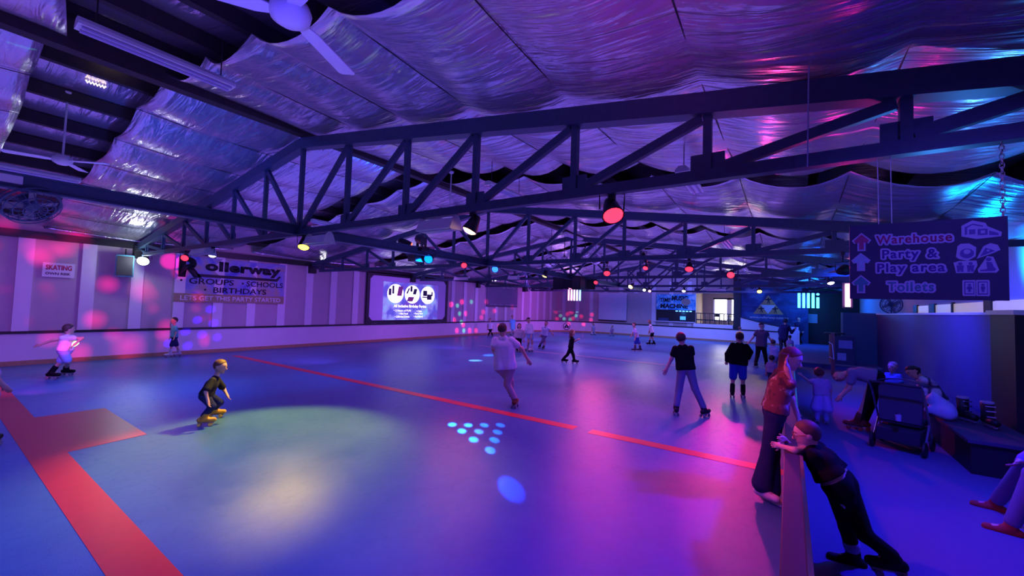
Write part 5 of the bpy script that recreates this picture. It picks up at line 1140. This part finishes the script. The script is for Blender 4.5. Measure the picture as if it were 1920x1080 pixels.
# ---- girl in black with long hair
person('girl in black leggings and tee with long reddish hair skating to the right', (1067, 682),
       dict(head=(1073, 624), neck=(1073, 632), pel=(1070, 652), ftL=(1077, 682), ftR=(1057, 680), knL=(1075, 666), knR=(1064, 665), elL=(1078, 640), wrL=(1083, 637, -0.1), elR=(1070, 642), wrR=(1074, 650)),
       (0.95, 0.1), 1.28, BLK, ('long', BLK), ('skate', BLK), ('long', (0.12, 0.04, 0.03), 0.9), hs=1.3)
# ---- pair holding hands farther back
person('woman in pale top and light shorts skating with a child beside her', (993, 660),
       dict(head=(991, 600), neck=(992, 607), pel=(994, 626), ftL=(996, 660), ftR=(989, 658), knL=(998, 642), knR=(991, 642), wrR=(984, 628), elR=(986, 619)),
       (-0.7, -0.6), 1.66, (0.70, 0.72, 0.85), ('brief', (0.30, 0.55, 0.80)), ('skate', (0.6, 0.6, 0.65)), ('cap', (0.03, 0.02, 0.03)), sleeve=1.6)
person('child with dark hair, pale top and black leggings next to the woman in light shorts', (972, 660),
       dict(head=(974, 611), neck=(974, 618), pel=(972, 634), ftL=(975, 660), ftR=(969, 660), knL=(975, 646), knR=(970, 646)),
       (0.2, -0.95), 1.4, (0.45, 0.45, 0.5), ('long', BLK), ('skate', BLK), ('long', (0.02, 0.015, 0.02), 0.5), hs=1.15, sleeve=1.6)
person('child in white tee with dark bands far behind the man, beside the kick wall', (920, 631),
       dict(head=(919, 600), neck=(919, 605), pel=(919, 617), ftL=(916, 631), ftR=(923, 631)), (0.1, -0.95), 1.25, (0.6, 0.7, 0.75), ('shorts', BLK), ('skate', BLK), ('short', (0.02, 0.02, 0.02)), hs=1.3)
person('tall skater in bright light blue tee by the far left kick wall', (961, 629),
       dict(head=(961, 594), neck=(961, 599), pel=(961, 614), ftL=(958, 629), ftR=(964, 629)), (0.5, -0.8), 1.62, (0.15, 0.5, 0.85), ('shorts', (0.2, 0.45, 0.7)), ('skate', (0.3, 0.3, 0.4)), ('short', (0.3, 0.1, 0.08)), hem=0.12)
person('skater in pale vest leaning left, one arm out, in front of the round emblem', (1014, 654),
       dict(head=(1024, 607), neck=(1023, 613), pel=(1020, 629), ftL=(1012, 653), ftR=(1019, 655), knL=(1016, 641), knR=(1022, 642), elR=(1017, 622), wrR=(1014, 628), elL=(1031, 618), wrL=(1035, 625)),
       (-0.3, -0.85), 1.45, (0.55, 0.65, 0.85), ('long', (0.25, 0.18, 0.30)), ('skate', BLK), ('short', (0.05, 0.03, 0.03)), hs=1.15)
person('distant child in pale clothes below the left edge of the blank screen', (1112, 628),
       dict(head=(1113, 608), neck=(1113, 611), pel=(1112, 619), ftL=(1109, 628), ftR=(1115, 628)), (0.6, -0.6), 1.15, (0.4, 0.35, 0.5), ('shorts', (0.35, 0.35, 0.5)), ('skate', (0.6, 0.6, 0.7)), ('short', (0.1, 0.05, 0.05)), hs=1.3)
person('distant child in mauve clothes below the right edge of the blank screen', (1147, 630),
       dict(head=(1148, 612), neck=(1148, 615), pel=(1147, 622), ftL=(1144, 630), ftR=(1150, 630)), (-0.6, -0.6), 1.05, (0.35, 0.25, 0.42), ('long', (0.3, 0.2, 0.4)), ('skate', (0.3, 0.3, 0.4)), ('short', (0.08, 0.05, 0.05)), hs=1.3)
person('boy in pale tee and blue shorts skating left in the middle distance', (1195, 659),
       dict(head=(1189, 609), neck=(1190, 617), pel=(1194, 633), ftL=(1190, 659), ftR=(1200, 659), knL=(1191, 645), knR=(1199, 645), elR=(1187, 623), wrR=(1184, 629)),
       (-0.85, -0.3), 1.42, (0.45, 0.50, 0.75), ('shorts', (0.04, 0.07, 0.45)), ('skate', (0.05, 0.04, 0.08), (0.7, 0.7, 0.7)), ('short', (0.06, 0.04, 0.04)), hs=1.15)
person('girl in white tee and black shorts with long hair, near the far kick wall', (1221, 647),
       dict(head=(1217, 603), neck=(1219, 609), pel=(1223, 624), ftL=(1217, 647), ftR=(1226, 647), knL=(1219, 636), knR=(1224, 636), elL=(1219, 617), wrL=(1218, 624)),
       (-0.9, -0.2), 1.45, (0.85, 0.80, 0.82), ('brief', BLK), ('skate', BLK), ('long', (0.18, 0.06, 0.03), 0.7), hs=1.1)
# ---- two teens seen from behind
person('slim teenager in black tee and grey jeans gliding away with legs apart', (1292, 779),
       dict(head=(1277, 634), neck=(1280, 648), pel=(1286, 693), ftL=(1268, 778), ftR=(1320, 782), knL=(1273, 732), knR=(1303, 728), elL=(1259, 673), wrL=(1250, 692), elR=(1298, 670, 0.18), wrR=(1289, 684, 0.35)),
       (0.05, 0.98), 1.6, BLK, ('long', (0.22, 0.22, 0.30)), ('skate', (0.03, 0.025, 0.03)), ('short', (0.05, 0.03, 0.025)), hs=1.05, sleeve=0.55, build=0.92, toe=((-0.1, 0.9), (0.5, 0.8)))
person('skater in black hoodie and bright blue shorts seen from behind', (1383, 745),
       dict(head=(1387, 632), neck=(1387, 644), pel=(1384, 682), ftL=(1373, 745), ftR=(1393, 745), knL=(1374, 712), knR=(1393, 712), elL=(1364, 664), wrL=(1363, 677, 0.1), elR=(1407, 660), wrR=(1403, 672, 0.15)),
       (-0.05, 0.99), 1.52, BLK, ('shorts', (0.03, 0.06, 0.55)), ('skate', BLK), ('short', (0.03, 0.015, 0.015)), hs=1.12, sleeve=2.0, build=1.12, hem=0.02)
person('man in grey tee and black cap walking away, hands held out to the sides', (1427, 688),
       dict(head=(1428, 611), neck=(1429, 619), pel=(1427, 650), ftL=(1417, 689), ftR=(1437, 687), knL=(1420, 668), knR=(1435, 667), elL=(1412, 633), wrL=(1405, 641), elR=(1441, 632), wrR=(1446, 639)),
       (0.3, 0.9), 1.66, (0.09, 0.08, 0.13), ('long', BLK), ('skate', BLK), ('cap', (0.015, 0.012, 0.02)), headdir=(0.75, 0.4))
person('child in pale top holding the hand of the man in the black cap', (1451, 691),
       dict(head=(1450, 642), neck=(1451, 650), pel=(1452, 668), ftL=(1449, 691), ftR=(1455, 691), wrL=(1447, 640, 0.0), elL=(1446, 649)),
       (0.1, 0.95), 1.15, (0.5, 0.45, 0.68), ('shorts', (0.3, 0.28, 0.5)), ('skate', (0.3, 0.3, 0.4)), ('short', (0.08, 0.04, 0.04)), hs=1.35)
person('small dark-haired child just behind the red-haired woman', (1446, 722),
       dict(head=(1447, 672), neck=(1447, 680), pel=(1447, 699), ftL=(1443, 722), ftR=(1450, 722)), (0.2, 0.95), 1.0, (0.3, 0.25, 0.45), ('long', NAVY), ('skate', BLK), ('short', (0.02, 0.015, 0.02)), hs=1.4)
person('child in bright yellow tee far behind the hooded skater', (1387, 655),
       dict(head=(1387, 616), neck=(1387, 622), pel=(1387, 636), ftL=(1384, 655), ftR=(1390, 655)), (0.3, 0.9), 1.3, (0.85, 0.70, 0.10), ('shorts', (0.2, 0.2, 0.3)), ('skate', BLK), ('short', (0.12, 0.05, 0.04)), hs=1.2)
person('adult in dark hoodie leaning on the white barrier end at the far exit', (1470, 663),
       dict(head=(1473, 601), neck=(1472, 609), pel=(1468, 637), ftL=(1464, 663), ftR=(1476, 663), elR=(1484, 624), wrR=(1489, 618)),
       (0.2, 0.95), 1.75, (0.02, 0.02, 0.09), ('long', (0.03, 0.03, 0.06)), ('shoe', BLK), ('long', (0.015, 0.012, 0.02), 0.3), sleeve=2.0)
person('child in pale blue top next to the dark hooded adult at the far exit', (1482, 668),
       dict(head=(1481, 632), neck=(1481, 638), pel=(1482, 652), ftL=(1479, 668), ftR=(1485, 668)), (0.3, 0.9), 1.05, (0.35, 0.4, 0.85), ('long', (0.2, 0.2, 0.5)), ('skate', BLK), ('short', (0.03, 0.03, 0.05)), hs=1.35)
# ---- red-haired woman standing inside the rink by the barrier
def floral():
    m = nmat('floral_blouse', (0.5, 0.08, 0.06), 0.8); nt = m.node_tree; N = nt.nodes; L = nt.links
    tc = N.new('ShaderNodeTexCoord'); vo = N.new('ShaderNodeTexVoronoi'); vo.inputs['Scale'].default_value = 9; ns = N.new('ShaderNodeTexNoise'); ns.inputs['Scale'].default_value = 14
    ad = N.new('ShaderNodeVectorMath'); ad.operation = 'MULTIPLY_ADD'; ad.inputs[1].default_value = (0.12,)*3
    L.new(tc.outputs['Object'], ns.inputs[0]); L.new(ns.outputs['Color'], ad.inputs[0]); L.new(tc.outputs['Object'], ad.inputs[2]); L.new(ad.outputs[0], vo.inputs['Vector'])
    cr = N.new('ShaderNodeValToRGB'); cr.color_ramp.interpolation = 'CONSTANT'; e = cr.color_ramp.elements
    e[0].position = 0; e[0].color = (0.60, 0.48, 0.46, 1); e[1].position = 0.22; e[1].color = (0.38, 0.18, 0.16, 1); x = e.new(0.38); x.color = (0.22, 0.06, 0.05, 1); x = e.new(0.7); x.color = (0.12, 0.04, 0.04, 1)
    L.new(vo.outputs['Distance'], cr.inputs[0]); L.new(cr.outputs[0], N['Principled BSDF'].inputs['Base Color']); return m
person('red-haired woman in floral blouse and wide dark jeans, hand in her hair, by the barrier', (1431, 934),
       dict(head=(1483, 672), neck=(1468, 694), pel=(1452, 772), ftL=(1447, 938, 0.0), ftR=(1432, 926, -0.06), knL=(1449, 850, 0.05), knR=(1440, 850, -0.05), elR=(1484, 724, -0.16), wrR=(1476, 693, -0.19), hdR=(1473, 670, -0.17), elL=(1484, 748, 0.2), wrL=(1492, 770, 0.22)),
       (0.92, 0.1), 1.62, (0.5, 0.1, 0.1), ('long', (0.035, 0.04, 0.10)), ('shoe', (0.90, 0.62, 0.60)), ('long', (0.34, 0.07, 0.03), 0.95), skin=(0.70, 0.40, 0.32), hs=1.08, flare=0.045, hem=-0.02, shirt_mat=floral(), headdir=(0.9, -0.2, -0.35), toe=((0.75, -0.65), (0.8, -0.6)), sleeve=0.7, build=1.02, vox=0.0068)
# ---- boy leaning over the barrier
def glasses(o, J, hp, A, org, s, sub, P, hr, uvw, fd):
    bm = bmesh.new()
    for sg in (-1, 1):
        tube(bm, [Vector(hp(sg*0.33+0.24*math.cos(a), 1.0-abs(math.cos(a))*0.02, 0.02+0.19*math.sin(a))-org) for a in [2*math.pi*i/14 for i in range(15)]], hr*0.035, 5)
        tube(bm, [Vector(hp(sg*0.57, 0.97, 0.05)-org), Vector(hp(sg*0.8, 0.4, 0.05)-org), Vector(hp(sg*0.84, -0.12, 0.02)-org)], hr*0.03, 5)
    tube(bm, [Vector(hp(-0.1, 1.02, 0.04)-org), Vector(hp(0.1, 1.02, 0.04)-org)], hr*0.03, 5)
    obj('glasses', bm, mat((0.25, 0.02, 0.05), 0.4), o)
    # waistband logo stripe
    sub('trouser_patch', [('c', P((1572, 938, -0.13)), P((1583, 952, -0.14)), 0.012, 0.010)], mat((0.5, 0.5, 0.7), 0.5), 0.01)
    sub('sock', [('c', J['an', 0]*0.62+J['kn', 0]*0.38, J['an', 0]*0.72+J['kn', 0]*0.28, 0.078*s, 0.074*s)], mat((0.35, 0.35, 0.6), 0.8, noise=0.5, nscale=90), 0.01)
person('boy with glasses in black clothes leaning over the barrier on his folded arms', (0.47, 4.30, 0.0),
       dict(head=(1513, 814), neck=(1522, 838), pel=(1577, 912), ftL=(1597, 1076, 0.10), ftR=(1672, 1082, -0.05), knL=(1588, 990, 0.07), knR=(1622, 1003, -0.06), elR=(1490, 845, -0.16), wrR=(1461, 836, -0.04), hdR=(1450, 833, 0.05), elL=(1486, 840, 0.17), wrL=(1470, 823, 0.08), hdL=(1462, 824, -0.03)),
       (-0.97, 0.1), 1.28, BLK, ('long', BLK), ('skate', BLK), ('short', (0.10, 0.04, 0.035)), hs=1.28, sleeve=0.95, skin=(0.70, 0.42, 0.36), headdir=(-0.95, -0.15, 0.0), extras=glasses, hem=-0.14, vox=0.0062, build=1.32, toe=((-0.9, -0.2), (-0.75, -0.3)))
# ---- people on the right of the barrier
def tutu_arm(*a): pass
person('small girl in violet dress standing right of the barrier, seen from behind', (1539, 794),
       dict(head=(1536, 699), neck=(1538, 711), pel=(1541, 741), ftL=(1532, 793), ftR=(1549, 795), knL=(1534, 768), knR=(1548, 769), elL=(1519, 716), wrL=(1504, 705)),
       (-0.05, 0.98), 1.08, (0.35, 0.30, 0.55), ('skirt', (0.42, 0.35, 0.75)), ('skate', (0.25, 0.25, 0.5)), ('bun', (0.10, 0.04, 0.03)), hs=1.4, skin=(0.5, 0.3, 0.28))
person('man in grey polo and black trousers bending forward next to the pushchair', (1612, 806),
       dict(head=(1574, 706), neck=(1592, 696), pel=(1643, 707), ftL=(1604, 806), ftR=(1618, 806, 0.05), knL=(1622, 758, -0.1), knR=(1634, 756, 0.1), elL=(1592, 728, -0.15), wrL=(1578, 742, -0.2), elR=(1590, 728, 0.2), wrR=(1577, 742, 0.2)),
       (-0.95, 0.1), 1.66, (0.22, 0.20, 0.34), ('long', BLK), ('skate', (0.20, 0.05, 0.04), (0.5, 0.1, 0.05)), ('short', (0.25, 0.12, 0.08)), headdir=(-0.8, -0.2, -0.7), build=1.08)
def plaid():
    m = nmat('plaid_jacket', (0.5, 0.5, 0.7), 0.7); nt = m.node_tree; N = nt.nodes; L = nt.links; tc = N.new('ShaderNodeTexCoord'); vals = []
    for ax, sc in (('Z', 7.5), ('X', 8.5)):
        wv = N.new('ShaderNodeTexWave'); wv.bands_direction = ax; wv.inputs['Scale'].default_value = sc/4.2; wv.inputs['Distortion'].default_value = 0.8; L.new(tc.outputs['Object'], wv.inputs[0]); vals.append(wv)
    mm = N.new('ShaderNodeMath'); mm.operation = 'MULTIPLY'; L.new(vals[0].outputs[1], mm.inputs[0]); L.new(vals[1].outputs[1], mm.inputs[1])
    cr = N.new('ShaderNodeValToRGB'); e = cr.color_ramp.elements; e[0].position = 0.02; e[0].color = (0.06, 0.06, 0.12, 1); e[1].position = 0.22; e[1].color = (0.68, 0.66, 0.82, 1)
    L.new(mm.outputs[0], cr.inputs[0]); L.new(cr.outputs[0], N['Principled BSDF'].inputs['Base Color'])
    bp = N.new('ShaderNodeBump'); bp.inputs['Strength'].default_value = 0.9; bp.inputs['Distance'].default_value = 0.05; L.new(vals[0].outputs[1], bp.inputs['Height']); L.new(bp.outputs[0], N['Principled BSDF'].inputs['Normal']); return m
rp = np.array([2.25, 9.75, 0.0])
person('woman in pale checked puffer jacket sitting on the bench, leaning over', tuple(rp),
       dict(head=(1712, 697), neck=(1729, 708), pel=(1755, 750), ftL=(1684, 815, 0), ftR=(1690, 818, -0.1), knL=(1700, 762, 0.1), knR=(1704, 764, -0.12), elL=(1722, 745, -0.1), wrL=(1712, 757, -0.2), elR=(1738, 752, -0.25), wrR=(1722, 764, -0.3)),
       (-0.9, -0.25), 1.6, (0.5, 0.5, 0.7), ('long', (0.05, 0.05, 0.1)), ('shoe', BLK), ('long', (0.03, 0.015, 0.015), 0.5), sleeve=2.0, build=1.25, shirt_mat=plaid(), headdir=(-0.7, -0.5, -0.4), seatz=0.45, hem=0.04)
person('fair-haired child in teal tee sitting on the bench behind the pushchair', (2.2, 11.4, 0.0),
       dict(head=(1674, 688), neck=(1674, 700), pel=(1676, 738), ftL=(1664, 770, -0.1), ftR=(1676, 772, -0.1), knL=(1664, 742, -0.2), knR=(1676, 743, -0.25)),
       (-0.5, -0.8), 1.2, (0.12, 0.20, 0.42), ('long', NAVY), ('shoe', BLK), ('short', (0.45, 0.30, 0.16)), hs=1.3)
# crumpled pale bag beside the woman
def bag():
    P_ = lambda x, y, dd=0: np.array(at_y(x, y, 9.15+dd))
    V = sdf_mesh([('c', P_(1752, 752), P_(1770, 768), 0.10, 0.13), ('c', P_(1740, 770, -0.05), P_(1775, 775, -0.1), 0.05, 0.12), ('c', P_(1755, 748), P_(1750, 738), 0.05, 0.02)], 0.014, 0.05)
    cn = V[0].mean(0); cn[2] = V[0][:, 2].min(); o_ = vq_obj('carry_bag', V, nmat('pale_bag', (0.55, 0.55, 0.85), 0.6, noise=0.1, bump=1.0, bscale=9), None, cn); dz = 0.455-cn[2]
    o_.location = (cn[0], cn[1], cn[2] if abs(dz) > 0.3 else 0.455); tag(o_, 'crumpled pale plastic bag on the bench next to the woman in the checked jacket', 'bag')
bag()
# seated person at the right edge, mostly outside the picture
person('person in blue jeans seated at the right edge, legs stretched out, violet cuff', (2.15, 5.95, 0.0),
       dict(head=(2040, 740, 0), neck=(2030, 775, 0), pel=(2010, 905, 0), ftL=(1862, 955), ftR=(1890, 1000), knL=(1925, 868, 0.1), knR=(1938, 890, -0.15), elL=(1945, 850, 0.15), wrL=(1918, 862, 0.05), hdL=(1900, 872, 0.0)),
       (-0.95, -0.2), 1.6, (0.35, 0.25, 0.8), ('long', (0.14, 0.16, 0.32)), ('shoe', (0.30, 0.05, 0.04)), ('short', (0.05, 0.03, 0.03)), sleeve=1.95, vox=0.008)
person('person cut off by the left picture edge, pale sleeve, standing on the red band', (-38, 850),
       dict(head=(-44, 662), neck=(-44, 685), pel=(-40, 748), ftL=(-46, 853), ftR=(-18, 840), knL=(-42, 800), knR=(-26, 795), elR=(-8, 708), wrR=(6, 722)),
       (0.4, 0.8), 1.45, (0.55, 0.45, 0.7), ('long', (0.05, 0.05, 0.2)), ('skate', BLK), ('short', (0.05, 0.03, 0.03)), hs=1.2, vox=0.014)
# far figures
person('dark figure leaning at the right end of the balcony railing', (-3.35, YF+0.5, 1.05),
       dict(head=(1383, 583), neck=(1383, 588), pel=(1384, 603), ftL=(1381, 620, 0), ftR=(1387, 620, 0), elL=(1379, 594), wrL=(1377, 597)), (-0.4, -0.8), 1.6, (0.05, 0.05, 0.10), ('long', BLK), ('shoe', BLK), ('short', BLK), sleeve=2.0)
person('dark figure standing past the white barrier end near the far exit', (0.75, 31.0, 0.2),
       dict(head=(1498, 598), neck=(1498, 604), pel=(1499, 625), ftL=(1496, 645, 0), ftR=(1502, 645, 0)), (-0.3, -0.9), 1.65, (0.03, 0.03, 0.08), ('long', BLK), ('shoe', BLK), ('short', BLK), sleeve=2.0)
